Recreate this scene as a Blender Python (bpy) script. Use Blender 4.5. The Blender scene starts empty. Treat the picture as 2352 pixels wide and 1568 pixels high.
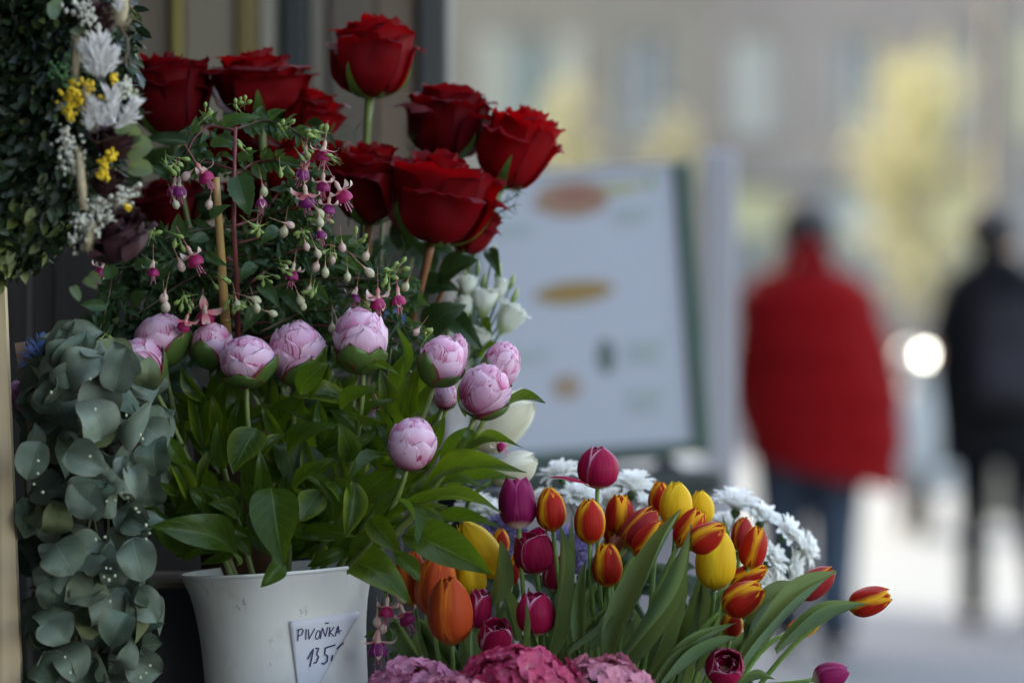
import bpy, math, random
import numpy as np
from mathutils import Vector, Matrix, noise as mnoise

R = math.radians
rng = random.Random(7)
scene = bpy.context.scene
COL = scene.collection

# ------------------------------------------------------------------ camera, sky, sun, exposure
CAM_Z = 1.3
cam_d = bpy.data.cameras.new('camera')
cam = bpy.data.objects.new('camera', cam_d)
COL.objects.link(cam)
cam.location = (0, 0, CAM_Z)
cam.rotation_euler = (R(90), 0, 0)
cam_d.sensor_width = 36.0
cam_d.lens = 144.0
cam_d.clip_start = 0.1
cam_d.clip_end = 2000
cam_d.dof.use_dof = True
cam_d.dof.focus_distance = 3.98
cam_d.dof.aperture_fstop = 3.1
scene.camera = cam

SUN_AZ, SUN_EL = -40.0, 38.0            # azimuth from +Y towards +X, elevation
world = bpy.data.worlds.new('World')
scene.world = world
world.use_nodes = True
wn = world.node_tree
wn.nodes.clear()
sky = wn.nodes.new('ShaderNodeTexSky')
sky.sky_type = 'NISHITA'
sky.sun_disc = False
sky.sun_elevation = R(SUN_EL)
sky.sun_rotation = R(SUN_AZ % 360)
sky.air_density = 1.0
sky.dust_density = 1.5
sky.ozone_density = 1.0
bgn = wn.nodes.new('ShaderNodeBackground')
bgn.inputs[1].default_value = 0.15
won = wn.nodes.new('ShaderNodeOutputWorld')
tint = wn.nodes.new('ShaderNodeMix')              # the camera's white balance for open shade
tint.data_type, tint.blend_type = 'RGBA', 'MULTIPLY'
tint.inputs[0].default_value = 1.0
tint.inputs[7].default_value = (1.18, 1.0, 0.83, 1)
wn.links.new(sky.outputs[0], tint.inputs[6])
wn.links.new(tint.outputs[2], bgn.inputs[0])
wn.links.new(bgn.outputs[0], won.inputs[0])

sun_d = bpy.data.lights.new('sun', 'SUN')
sun_d.energy = 2.2
sun_d.angle = R(0.5)
sun_d.color = (1.0, 0.92, 0.76)
sun = bpy.data.objects.new('sun', sun_d)
COL.objects.link(sun)
sdir = Vector((math.sin(R(SUN_AZ)) * math.cos(R(SUN_EL)), math.cos(R(SUN_AZ)) * math.cos(R(SUN_EL)), math.sin(R(SUN_EL))))
sun.rotation_euler = sdir.to_track_quat('Z', 'Y').to_euler()
sun.location = (-6, 8, 10)

scene.view_settings.view_transform = 'Standard'
scene.view_settings.look = 'None'
scene.view_settings.gamma = 1.0
scene.view_settings.use_curve_mapping = False
scene.view_settings.exposure = 2.75
scene.render.engine = 'CYCLES'
scene.cycles.use_denoising = True
scene.cycles.max_bounces = 7
scene.cycles.diffuse_bounces = 4
scene.cycles.transmission_bounces = 6
scene.cycles.transparent_max_bounces = 6
scene.cycles.sample_clamp_indirect = 8.0

# ------------------------------------------------------------------ helpers
K = 9408.0


def P(px, py, Y=4.0):
    """a point on the sight line of the photograph's spot (px, py), at distance Y"""
    return Vector(((px - 1176) / K * Y, Y, CAM_Z + (784 - py) / K * Y))


def U(n, Y=4.0):
    return n / K * Y


def curve(pts):
    xs = np.array([p[0] for p in pts], float)
    ys = np.array([p[1] for p in pts], float)
    m = np.gradient(ys, xs)

    def f(x):
        x = min(max(x, xs[0]), xs[-1])
        i = int(min(max(np.searchsorted(xs, x) - 1, 0), len(xs) - 2))
        h = xs[i + 1] - xs[i]
        t = (x - xs[i]) / h
        return ((2 * t**3 - 3 * t**2 + 1) * ys[i] + (t**3 - 2 * t**2 + t) * h * m[i]
                + (-2 * t**3 + 3 * t**2) * ys[i + 1] + (t**3 - t**2) * h * m[i + 1])
    return f


def nz(x, y=0.0, z=0.0):
    return mnoise.noise(Vector((x, y, z)))


class MB:
    """collects surfaces into one mesh"""

    def __init__(s):
        s.v, s.f, s.uv, s.at = [], [], [], []

    def add(s, V, F, UV=None, at=0.0):
        o = len(s.v)
        s.v += [tuple(p) for p in V]
        s.f += [tuple(i + o for i in f) for f in F]
        s.uv += list(UV) if UV is not None else [(0.5, 0.5)] * len(V)
        s.at += [at] * len(V)
        return s

    def grid(s, fn, nu, nv, at=0.0, closed=False):
        V, UV = [], []
        for i in range(nu):
            u = i / (nu - 1)
            for j in range(nv):
                t = j / (nv if closed else nv - 1)
                V.append(tuple(fn(u, t)))
                UV.append((t, u))
        F = []
        for i in range(nu - 1):
            for j in range(nv if closed else nv - 1):
                k = (j + 1) % nv
                F.append((i * nv + j, i * nv + k, (i + 1) * nv + k, (i + 1) * nv + j))
        return s.add(V, F, UV, at)

    def tube(s, pts, rad, seg=7, at=0.0, cap=True):
        pts = [Vector(p) for p in pts]
        n = len(pts)
        if not hasattr(rad, '__len__'):
            rad = [rad] * n
        V, UV, F = [], [], []
        ref = Vector((0.31, -0.9, 0.2))
        for i, p in enumerate(pts):
            t = (pts[min(i + 1, n - 1)] - pts[max(i - 1, 0)])
            t = t.normalized() if t.length > 1e-9 else Vector((0, 0, 1))
            a = t.cross(ref)
            if a.length < 1e-4:
                a = t.cross(Vector((1, 0, 0)))
            a.normalize()
            b = t.cross(a)
            for j in range(seg):
                th = 2 * math.pi * j / seg
                V.append(p + a * (rad[i] * math.cos(th)) + b * (rad[i] * math.sin(th)))
                UV.append((j / seg, i / max(n - 1, 1)))
        for i in range(n - 1):
            for j in range(seg):
                k = (j + 1) % seg
                F.append((i * seg + j, i * seg + k, (i + 1) * seg + k, (i + 1) * seg + j))
        if cap:
            F.append(tuple(range(seg - 1, -1, -1)))
            F.append(tuple((n - 1) * seg + j for j in range(seg)))
        return s.add(V, F, UV, at)

    def lathe(s, prof, seg=24, c=(0, 0, 0), at=0.0, sx=1.0, sy=1.0):
        c = Vector(c)
        V, UV, F = [], [], []
        n = len(prof)
        for i, (r, z) in enumerate(prof):
            for j in range(seg):
                th = 2 * math.pi * j / seg
                V.append(c + Vector((r * math.cos(th) * sx, r * math.sin(th) * sy, z)))
                UV.append((j / seg, i / (n - 1)))
        for i in range(n - 1):
            for j in range(seg):
                k = (j + 1) % seg
                F.append((i * seg + j, i * seg + k, (i + 1) * seg + k, (i + 1) * seg + j))
        return s.add(V, F, UV, at)

    def ball(s, c, r, seg=8, rings=6, sc=(1, 1, 1), at=0.0):
        prof = [(max(r * math.sin(math.pi * i / rings), 1e-6), -r * math.cos(math.pi * i / rings)) for i in range(rings + 1)]
        o = len(s.v)
        s.lathe(prof, seg, (0, 0, 0), at)
        c = Vector(c)
        for i in range(o, len(s.v)):
            x, y, z = s.v[i]
            s.v[i] = (c.x + x * sc[0], c.y + y * sc[1], c.z + z * sc[2])
        return s

    def box(s, lo, hi, M=None, bev=0.0, at=0.0):
        x0, y0, z0 = lo
        x1, y1, z1 = hi
        if bev <= 0:
            V = [Vector(p) for p in ((x0, y0, z0), (x1, y0, z0), (x1, y1, z0), (x0, y1, z0), (x0, y0, z1), (x1, y0, z1), (x1, y1, z1), (x0, y1, z1))]
            F = [(0, 3, 2, 1), (4, 5, 6, 7), (0, 1, 5, 4), (1, 2, 6, 5), (2, 3, 7, 6), (3, 0, 4, 7)]
        else:
            b = min(bev, (x1 - x0) * .45, (y1 - y0) * .45, (z1 - z0) * .45)
            V, F = [], []
            idx = {}
            for ix, (X, sx) in enumerate(((x0, 1), (x1, -1))):
                for iy, (Yy, sy) in enumerate(((y0, 1), (y1, -1))):
                    for iz, (Z, sz) in enumerate(((z0, 1), (z1, -1))):
                        for ax in range(3):
                            q = [X + sx * b, Yy + sy * b, Z + sz * b]
                            q[ax] = (X, Yy, Z)[ax]
                            idx[ix, iy, iz, ax] = len(V)
                            V.append(Vector(q))
            g = lambda a, b_, c_, ax: idx[a, b_, c_, ax]
            F += [(g(0, 0, 0, 0), g(0, 0, 1, 0), g(0, 1, 1, 0), g(0, 1, 0, 0)), (g(1, 0, 0, 0), g(1, 1, 0, 0), g(1, 1, 1, 0), g(1, 0, 1, 0)),
                  (g(0, 0, 0, 1), g(1, 0, 0, 1), g(1, 0, 1, 1), g(0, 0, 1, 1)), (g(0, 1, 0, 1), g(0, 1, 1, 1), g(1, 1, 1, 1), g(1, 1, 0, 1)),
                  (g(0, 0, 0, 2), g(0, 1, 0, 2), g(1, 1, 0, 2), g(1, 0, 0, 2)), (g(0, 0, 1, 2), g(1, 0, 1, 2), g(1, 1, 1, 2), g(0, 1, 1, 2))]
            for a in (0, 1):
                for c_ in (0, 1):
                    F.append((g(0, a, c_, 1), g(1, a, c_, 1), g(1, a, c_, 2), g(0, a, c_, 2)))
                    F.append((g(a, 0, c_, 0), g(a, 1, c_, 0), g(a, 1, c_, 2), g(a, 0, c_, 2)))
                    F.append((g(a, c_, 0, 0), g(a, c_, 1, 0), g(a, c_, 1, 1), g(a, c_, 0, 1)))
            for a in (0, 1):
                for b_ in (0, 1):
                    for c_ in (0, 1):
                        F.append((g(a, b_, c_, 0), g(a, b_, c_, 1), g(a, b_, c_, 2)))
        if M is not None:
            V = [M @ p for p in V]
        ex = [(x1 - x0), (z1 - z0)]
        UV = [((p.x - x0), (p.z - z0)) for p in V]
        return s.add(V, F, UV, at)

    def mesh(s, name, mat, smooth=True):
        me = bpy.data.meshes.new(name)
        me.from_pydata(s.v, [], s.f)
        n = len(me.loops)
        li = np.zeros(n, np.int32)
        me.loops.foreach_get('vertex_index', li)
        uv = np.array(s.uv, np.float32)[li].ravel()
        lay = me.uv_layers.new(name='UVMap')
        lay.data.foreach_set('uv', uv)
        a = me.attributes.new('rnd', 'FLOAT', 'POINT')
        a.data.foreach_set('value', np.array(s.at, np.float32))
        me.polygons.foreach_set('use_smooth', np.full(len(me.polygons), smooth))
        if mat is not None:
            me.materials.append(mat)
        me.update()
        return me


WM = {}


def ob(name, me, parent=None, M=None, **props):
    o = bpy.data.objects.new(name, me)
    COL.objects.link(o)
    M = Matrix.Identity(4) if M is None else M
    if parent is not None:
        o.parent = parent
        o.matrix_basis = WM[parent.name].inverted() @ M
    else:
        o.matrix_basis = M
    WM[o.name] = M
    for k, v in props.items():
        o[k] = v
    return o


def thing(name, label, cat, loc=(0, 0, 0), group=None):
    o = ob(name, None, None, Matrix.Translation(Vector(loc)), label=label, category=cat)
    o.empty_display_size = 0.02
    if group:
        o['group'] = group
    return o


def axM(pos, zdir, roll=0.0, sc=1.0):
    """matrix with local Z along zdir; local -Y turned to the camera as far as it goes"""
    z = Vector(zdir).normalized()
    y = Vector((0, 1, 0)) - z * z.y
    if y.length < 0.05:
        y = Vector((0, 0, 1)) - z * z.z
    y.normalize()
    x = y.cross(z)
    M = Matrix((x, y, z)).transposed().to_4x4()
    if not hasattr(sc, '__len__'):
        sc = (sc, sc, sc)
    return Matrix.Translation(Vector(pos)) @ M @ Matrix.Rotation(roll, 4, 'Z') @ Matrix.Diagonal((*sc, 1))


def leafM(base, tip, width, normal=(0, -1, 0.35), zs=1.0):
    base, tip = Vector(base), Vector(tip)
    y = tip - base
    L = y.length
    y.normalize()
    z = Vector(normal)
    z = z - y * z.dot(y)
    if z.length < 1e-3:
        z = Vector((1, 0, 0)) - y * y.x
    z.normalize()
    x = y.cross(z)
    M = Matrix((x, y, z)).transposed().to_4x4()
    return Matrix.Translation(base) @ M @ Matrix.Diagonal((width, L, L * zs, 1))


def tdir(tilt, fwd=0.0):
    """direction leaning tilt degrees to the picture's right and fwd degrees towards the camera"""
    return Vector((math.sin(R(tilt)) * math.cos(R(fwd)), -math.sin(R(fwd)), math.cos(R(tilt)) * math.cos(R(fwd)))).normalized()


def bez(p0, d0, p1, d1, n=9):
    p0, p1 = Vector(p0), Vector(p1)
    a, b = p0 + Vector(d0), p1 - Vector(d1)
    out = []
    for i in range(n):
        t = i / (n - 1)
        out.append(p0 * (1 - t)**3 + a * (3 * t * (1 - t)**2) + b * (3 * t * t * (1 - t)) + p1 * t**3)
    return out


# ------------------------------------------------------------------ materials
class G:
    def __init__(s, name):
        s.m = bpy.data.materials.new(name)
        s.m.use_nodes = True
        s.nt = s.m.node_tree
        s.nt.nodes.clear()
        s.uvs = None

    def add(s, t, **kw):
        n = s.nt.nodes.new(t)
        for k, v in kw.items():
            setattr(n, k, v)
        return n

    def put(s, sock, v):
        if v is None:
            return
        if isinstance(v, bpy.types.NodeSocket):
            s.nt.links.new(v, sock)
        elif hasattr(v, '__len__') and len(v) == 3 and sock.type == 'RGBA':
            sock.default_value = (*v, 1)
        else:
            sock.default_value = v

    def math(s, op, a, b=None, clamp=False):
        n = s.add('ShaderNodeMath', operation=op, use_clamp=clamp)
        s.put(n.inputs[0], a)
        s.put(n.inputs[1], b)
        return n.outputs[0]

    def mix(s, f, a, b, blend='MIX'):
        n = s.add('ShaderNodeMix', data_type='RGBA', blend_type=blend)
        s.put(n.inputs[0], f)
        s.put(n.inputs[6], a)
        s.put(n.inputs[7], b)
        return n.outputs[2]

    def step(s, x, a, b, lo=0.0, hi=1.0):
        n = s.add('ShaderNodeMapRange', interpolation_type='SMOOTHSTEP')
        s.put(n.inputs[0], x)
        n.inputs[1].default_value, n.inputs[2].default_value = a, b
        n.inputs[3].default_value, n.inputs[4].default_value = lo, hi
        return n.outputs[0]

    def uv(s):
        if s.uvs is None:
            u = s.add('ShaderNodeUVMap', uv_map='UVMap')
            x = s.add('ShaderNodeSeparateXYZ')
            s.nt.links.new(u.outputs[0], x.inputs[0])
            s.uvs = (u.outputs[0], x.outputs[0], x.outputs[1])
        return s.uvs

    def edge(s):
        return s.math('ABSOLUTE', s.math('SUBTRACT', s.math('MULTIPLY', s.uv()[1], 2.0), 1.0))

    def scaled(s, vec, sc, off=None):
        n = s.add('ShaderNodeMapping')
        s.put(n.inputs[0], vec)
        n.inputs[3].default_value = sc
        if off is not None:
            s.put(n.inputs[1], off)
        return n.outputs[0]

    def noise(s, vec, scale=5.0, detail=3.0, rough=0.5):
        n = s.add('ShaderNodeTexNoise')
        s.put(n.inputs['Vector'], vec)
        n.inputs['Scale'].default_value = scale
        n.inputs['Detail'].default_value = detail
        n.inputs['Roughness'].default_value = rough
        return n.outputs[0]

    def obj(s):
        return s.add('ShaderNodeTexCoord').outputs['Object']

    def rand(s):
        return s.add('ShaderNodeObjectInfo').outputs['Random']

    def attr(s):
        return s.add('ShaderNodeAttribute', attribute_name='rnd').outputs['Fac']

    def seed(s):
        c = s.add('ShaderNodeCombineXYZ')
        r = s.math('MULTIPLY', s.rand(), 37.0)
        s.put(c.inputs[0], r)
        s.put(c.inputs[1], r)
        return c.outputs[0]

    def bump(s, h, strength=0.3, dist=0.001):
        n = s.add('ShaderNodeBump')
        n.inputs['Strength'].default_value = strength
        n.inputs['Distance'].default_value = dist
        s.put(n.inputs['Height'], h)
        return n.outputs[0]

    def done(s, col, rough=0.5, tr=0.0, trcol=None, bump=None, sheen=0.0, spec=0.5, metal=0.0, emit=None, estr=0.0, coat=0.0, sss=0.0):
        p = s.add('ShaderNodeBsdfPrincipled')
        s.put(p.inputs['Base Color'], col)
        s.put(p.inputs['Roughness'], rough)
        p.inputs['Specular IOR Level'].default_value = spec
        p.inputs['Metallic'].default_value = metal
        p.inputs['Sheen Weight'].default_value = sheen
        p.inputs['Coat Weight'].default_value = coat
        if sheen:
            s.put(p.inputs['Sheen Tint'], col)
        if emit is not None:
            s.put(p.inputs['Emission Color'], emit)
            p.inputs['Emission Strength'].default_value = estr
        if bump is not None:
            s.put(p.inputs['Normal'], bump)
        out = s.add('ShaderNodeOutputMaterial')
        sh = p.outputs[0]
        if tr > 0:
            t = s.add('ShaderNodeBsdfTranslucent')
            s.put(t.inputs[0], trcol if trcol is not None else col)
            mx = s.add('ShaderNodeMixShader')
            mx.inputs[0].default_value = tr
            s.nt.links.new(sh, mx.inputs[1])
            s.nt.links.new(t.outputs[0], mx.inputs[2])
            sh = mx.outputs[0]
        s.nt.links.new(sh, out.inputs[0])
        return s.m


def plain(name, c, rough=0.6, var=0.15, scale=8.0, tr=0.0, **kw):
    g = G(name)
    n = g.noise(g.obj(), scale, 4)
    col = g.mix(n, [x * (1 - var) for x in c], [min(1, x * (1 + var)) for x in c])
    return g.done(col, rough, tr, **kw)


def tulip_mat(name, main, edge, e0, e1, base, tipf=0.3, tr=0.3, deep=0.6):
    g = G(name)
    uv, x, y = g.uv()
    st = g.noise(g.scaled(uv, (22, 1.3, 1), g.seed()), 1.0, 3)
    e = g.math('ADD', g.edge(), g.math('MULTIPLY', g.math('SUBTRACT', st, 0.5), 0.45))
    e = g.math('ADD', e, g.math('MULTIPLY', g.math('POWER', y, 4.0), tipf))
    big = g.noise(g.scaled(uv, (2.2, 1.6, 1), g.seed()), 1.0, 2)
    e = g.math('ADD', e, g.math('MULTIPLY', g.math('SUBTRACT', big, 0.5), 0.6))
    f = g.step(e, e0, e1)
    m2 = g.mix(g.step(st, 0.3, 0.75), [c * deep for c in main], main)
    m2 = g.mix(g.math('MULTIPLY', g.rand(), 0.35), m2, [c * 0.6 for c in main])
    col = g.mix(f, m2, edge)
    col = g.mix(g.step(y, 0.02, 0.14, 1.0, 0.0), col, base)
    rg = g.math('MULTIPLY', g.math('SUBTRACT', st, 0.5), 1.0)
    return g.done(col, 0.5, tr, bump=g.bump(rg, 0.6, 0.0009), spec=0.14)


def leaf_mat(name, c1, c2, vein, back, rough=0.4, tr=0.22, veins=9.0, yellow=None, along=False, vstr=0.35, bmp=0.4, pale=None):
    g = G(name)
    uv, x, y = g.uv()
    n = g.noise(g.scaled(uv, (2.5, 3.5, 1), g.seed()), 1.0, 4, 0.6)
    col = g.mix(n, c1, c2)
    col = g.mix(g.math('MULTIPLY', g.rand(), 0.55), col, [c * 0.55 for c in c1])
    if yellow is not None:
        lo_ = g.noise(g.scaled(uv, (1.1, 1.4, 1), g.seed()), 1.0, 1)
        yf = g.math('MULTIPLY', g.step(g.math('ADD', g.edge(), g.math('MULTIPLY', lo_, 1.2)), 0.75, 2.0), g.step(g.rand(), 0.45, 1.0))
        col = g.mix(yf, col, yellow)
    e = g.edge()
    if along:
        w = g.math('SINE', g.math('MULTIPLY', x, 2 * math.pi * veins))
        vf = g.step(w, 0.2, 1.0)
        rib = g.step(e, 0.0, 0.1, 0.5, 0.0)
    else:
        k = g.math('SUBTRACT', g.math('MULTIPLY', y, veins), g.math('MULTIPLY', e, 2.0))
        w = g.math('ABSOLUTE', g.math('SUBTRACT', g.math('FRACT', k), 0.5))
        vf = g.step(w, 0.0, 0.09, 1.0, 0.0)
        rib = g.step(e, 0.015, 0.07, 1.0, 0.0)
    v = g.math('MAXIMUM', g.math('MULTIPLY', vf, 0.6), rib)
    col = g.mix(g.math('MULTIPLY', v, vstr), col, vein)
    bf = g.add('ShaderNodeNewGeometry').outputs['Backfacing']
    col = g.mix(g.math('MULTIPLY', bf, 0.75), col, back)
    tcol = g.mix(0.6, col, [min(1, c2[0] * 4.2), min(1, c2[1] * 3.6), c2[2] * 1.5])
    if pale is not None:
        col = g.mix(g.step(g.rand(), 0.35, 1.0), col, pale)
    h = g.math('SUBTRACT', g.math('MULTIPLY', n, 0.6), v)
    return g.done(col, rough, tr, trcol=tcol, bump=g.bump(h, bmp, 0.0008), spec=0.25)


def wood_mat(name, c1, c2, rough=0.6, sc=(40, 40, 2.0)):
    g = G(name)
    o = g.scaled(g.obj(), sc)
    n = g.noise(o, 1.0, 5, 0.6)
    n2 = g.noise(g.scaled(g.obj(), (sc[0] * 4, sc[1] * 4, sc[2])), 1.0, 2)
    col = g.mix(g.step(n, 0.3, 0.7), c1, c2)
    col = g.mix(g.math('MULTIPLY', g.step(n2, 0.5, 0.7), 0.35), col, [c * 0.5 for c in c1])
    return g.done(col, rough, bump=g.bump(n2, 0.2, 0.001))


M = {}
M['t_redyel'] = tulip_mat('tulip_red_yellow', (0.58, 0.022, 0.010), (0.88, 0.44, 0.014), 0.55, 1.05, (0.6, 0.35, 0.03), 0.45)
M['t_pinkred'] = tulip_mat('tulip_rose_red', (0.50, 0.035, 0.04), (0.78, 0.34, 0.02), 0.75, 1.05, (0.6, 0.35, 0.05), 0.2)
M['t_yellow'] = tulip_mat('tulip_yellow', (0.88, 0.54, 0.012), (0.92, 0.66, 0.03), 0.5, 1.0, (0.6, 0.45, 0.05), 0.2, deep=0.85)
M['t_orange'] = tulip_mat('tulip_orange', (0.62, 0.085, 0.018), (0.80, 0.20, 0.03), 0.62, 1.0, (0.5, 0.2, 0.04), 0.25, deep=0.75)
M['t_magenta'] = tulip_mat('tulip_magenta', (0.46, 0.010, 0.075), (0.75, 0.42, 0.58), 0.88, 1.12, (0.7, 0.55, 0.45), 0.22)
M['t_purple'] = tulip_mat('tulip_purple', (0.36, 0.014, 0.12), (0.55, 0.12, 0.3), 0.85, 1.2, (0.75, 0.6, 0.45), 0.15)
M['t_coral'] = tulip_mat('tulip_coral', (0.50, 0.16, 0.10), (0.60, 0.25, 0.16), 0.6, 1.0, (0.5, 0.3, 0.1), 0.2)
M['t_cream'] = tulip_mat('tulip_cream', (0.80, 0.76, 0.58), (0.86, 0.84, 0.70), 0.5, 1.0, (0.6, 0.65, 0.3), 0.2, deep=0.93)
M['t_stem'] = plain('tulip_stem', (0.16, 0.27, 0.06), 0.45, 0.25, 30, tr=0.1)
M['t_leaf'] = leaf_mat('tulip_leaf', (0.075, 0.125, 0.060), (0.150, 0.215, 0.100), (0.12, 0.22, 0.11), (0.10, 0.19, 0.09), 0.42, 0.18, veins=14.0, along=True, vstr=0.22, bmp=0.25)

for q_, (nm_, mul_) in enumerate((('rose', 1.0), ('rose_dark', .62), ('rose_bright', 1.35))):  # dark copy also puts the left roses' shade into their colour
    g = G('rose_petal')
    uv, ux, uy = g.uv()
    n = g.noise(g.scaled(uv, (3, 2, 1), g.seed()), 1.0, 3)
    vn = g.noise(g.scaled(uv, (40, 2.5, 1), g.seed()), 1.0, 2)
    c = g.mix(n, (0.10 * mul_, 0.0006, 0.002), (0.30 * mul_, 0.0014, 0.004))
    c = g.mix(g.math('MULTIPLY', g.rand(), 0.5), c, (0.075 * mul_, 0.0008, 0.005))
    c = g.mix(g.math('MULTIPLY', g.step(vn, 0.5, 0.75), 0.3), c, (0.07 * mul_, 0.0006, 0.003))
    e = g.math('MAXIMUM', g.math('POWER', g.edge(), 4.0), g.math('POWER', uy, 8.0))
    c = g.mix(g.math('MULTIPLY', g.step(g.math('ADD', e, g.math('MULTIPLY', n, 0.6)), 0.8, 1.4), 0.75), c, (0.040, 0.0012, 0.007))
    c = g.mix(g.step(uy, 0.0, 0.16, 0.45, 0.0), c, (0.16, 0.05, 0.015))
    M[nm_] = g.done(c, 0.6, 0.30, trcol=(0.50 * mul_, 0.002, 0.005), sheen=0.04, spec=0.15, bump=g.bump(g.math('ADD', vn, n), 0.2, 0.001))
g = G('dried_rose_petal')
n = g.noise(g.obj(), 60, 3)
M['dried_rose'] = g.done(g.mix(n, (0.020, 0.004, 0.006), (0.055, 0.008, 0.012)), 0.7, 0.05)
M['rose_sepal'] = leaf_mat('rose_sepal', (0.06, 0.13, 0.025), (0.11, 0.20, 0.04), (0.15, 0.25, 0.06), (0.12, 0.2, 0.07), 0.5, 0.2)
M['rose_stem'] = plain('rose_stem', (0.12, 0.15, 0.04), 0.45, 0.35, 14)
M['rose_stem_red'] = plain('rose_stem_red', (0.22, 0.085, 0.035), 0.45, 0.3, 14)
M['rose_leaf'] = leaf_mat('rose_leaf', (0.011, 0.027, 0.010), (0.026, 0.052, 0.015), (0.07, 0.13, 0.05), (0.07, 0.11, 0.06), 0.38, 0.12)

g = G('peony_petal')
uv, ux, uy = g.uv()
sd = g.seed()
n = g.noise(g.scaled(uv, (2.0, 1.6, 1), sd), 1.0, 3)
st = g.noise(g.scaled(uv, (26, 1.6, 1), sd), 1.0, 2)
c = g.mix(g.step(g.math('ADD', uy, g.math('MULTIPLY', n, 0.7)), 0.55, 1.25), (0.66, 0.19, 0.37), (0.87, 0.60, 0.75))
c = g.mix(g.math('MULTIPLY', g.step(g.rand(), 0.45, 1.0), 0.55), c, (0.74, 0.30, 0.50))
stf = g.math('MULTIPLY', g.step(g.math('ADD', st, g.math('MULTIPLY', g.edge(), 0.26)), 0.66, 0.80), g.step(g.rand(), 0.15, 0.55))
c = g.mix(g.math('MULTIPLY', stf, 0.85), c, (0.36, 0.015, 0.10))
ed = g.step(g.math('MAXIMUM', g.edge(), g.math('POWER', uy, 2.0)), 0.90, 1.0)
c = g.mix(g.math('MULTIPLY', ed, 0.7), c, (0.90, 0.78, 0.84))
c = g.mix(g.step(g.math('ADD', uy, g.math('MULTIPLY', st, 0.25)), 0.20, 0.50, 0.85, 0.0), c, (0.42, 0.03, 0.11))
M['peony'] = g.done(c, 0.55, 0.28, bump=g.bump(g.math('ADD', st, n), 0.3, 0.001), spec=0.3, sheen=0.1)
g = G('peony_sepal')
uv, ux, uy = g.uv()
n = g.noise(g.scaled(uv, (4, 3, 1), g.seed()), 1.0, 4)
c = g.mix(n, (0.06, 0.12, 0.02), (0.14, 0.21, 0.05))
ed = g.step(g.math('ADD', g.math('MAXIMUM', g.edge(), g.math('POWER', uy, 3.0)), g.math('MULTIPLY', n, 0.25)), 0.92, 1.08)
c = g.mix(ed, c, (0.28, 0.012, 0.03))
M['peony_sepal'] = g.done(c, 0.45, 0.12, spec=0.4)
M['peony_stem'] = plain('peony_stem', (0.15, 0.19, 0.045), 0.45, 0.35, 20)
M['peony_leaf'] = leaf_mat('peony_leaf', (0.012, 0.034, 0.004), (0.058, 0.108, 0.008), (0.12, 0.19, 0.035), (0.065, 0.095, 0.045), 0.30, 0.36, veins=7.0, yellow=(0.19, 0.24, 0.015), vstr=0.55)

g = G('eucalyptus_leaf')
uv, ux, uy = g.uv()
sd = g.seed()
n = g.noise(g.scaled(uv, (3, 3, 1), sd), 1.0, 5, 0.65)
fine = g.noise(g.scaled(uv, (38, 38, 1), sd), 1.0, 3, 0.7)
r = g.rand()
c = g.mix(g.step(r, 0.0, 1.0), (0.062, 0.092, 0.060), (0.225, 0.262, 0.205))
c = g.mix(g.math('MULTIPLY', g.step(n, 0.35, 0.7), 0.45), c, (0.11, 0.155, 0.095))
c = g.mix(g.math('MULTIPLY', g.step(fine, 0.5, 0.75), 0.22), c, (0.26, 0.30, 0.27))
c = g.mix(g.math('MULTIPLY', g.step(r, 0.86, 0.95), 0.7), c, (0.12, 0.14, 0.03))
e = g.edge()
k = g.math('SUBTRACT', g.math('MULTIPLY', uy, 6.0), g.math('MULTIPLY', e, 2.6))
w = g.math('ABSOLUTE', g.math('SUBTRACT', g.math('FRACT', k), 0.5))
v = g.math('MAXIMUM', g.step(w, 0.0, 0.07, 0.55, 0.0), g.step(e, 0.01, 0.06, 1.0, 0.0))
c = g.mix(g.math('MULTIPLY', v, 0.32), c, (0.24, 0.27, 0.19))
rimf = g.step(g.math('ADD', e, g.math('MULTIPLY', n, 0.12)), 0.97, 1.05)
c = g.mix(g.math('MULTIPLY', rimf, 0.6), c, (0.20, 0.15, 0.09))
brown = g.math('MULTIPLY', g.step(g.noise(g.scaled(uv, (9, 9, 1), sd), 1.0, 2), 0.70, 0.76), 0.6)
c = g.mix(brown, c, (0.12, 0.085, 0.045))
M['euc_leaf'] = g.done(c, 0.5, 0.14, bump=g.bump(g.math('SUBTRACT', g.math('MULTIPLY', fine, 0.4), v), 0.3, 0.0008), spec=0.25)
M['euc_stem'] = plain('eucalyptus_stem', (0.13, 0.12, 0.05), 0.6, 0.3, 20)
M['berry'] = plain('cream_berry', (0.50, 0.53, 0.34), 0.5, 0.15, 60)

M['fu_leaf'] = leaf_mat('fuchsia_leaf', (0.020, 0.048, 0.018), (0.060, 0.115, 0.036), (0.10, 0.17, 0.06), (0.08, 0.12, 0.06), 0.35, 0.2, veins=8.0, vstr=0.3)
M['fu_stem'] = plain('fuchsia_red_stem', (0.16, 0.035, 0.035), 0.45, 0.35, 30)
M['fu_twig'] = plain('fuchsia_twig', (0.07, 0.05, 0.025), 0.5, 0.35, 30)
g = G('fuchsia_sepal')
uv, ux, uy = g.uv()
c = g.mix(g.step(g.math('ADD', uy, g.math('MULTIPLY', g.rand(), 0.5)), 0.2, 1.2), (0.62, 0.14, 0.17), (0.82, 0.66, 0.55))
M['fu_sepal'] = g.done(c, 0.45, 0.25, spec=0.4)
g = G('fuchsia_corolla')
c = g.mix(g.step(g.rand(), 0.3, 0.7), (0.38, 0.010, 0.11), (0.21, 0.010, 0.15))
M['fu_cor'] = g.done(c, 0.5, 0.25, sheen=0.1)
M['fu_stamen'] = plain('fuchsia_stamen', (0.62, 0.18, 0.30), 0.5)
g = G('fuchsia_bud')
uv, ux, uy = g.uv()
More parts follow.
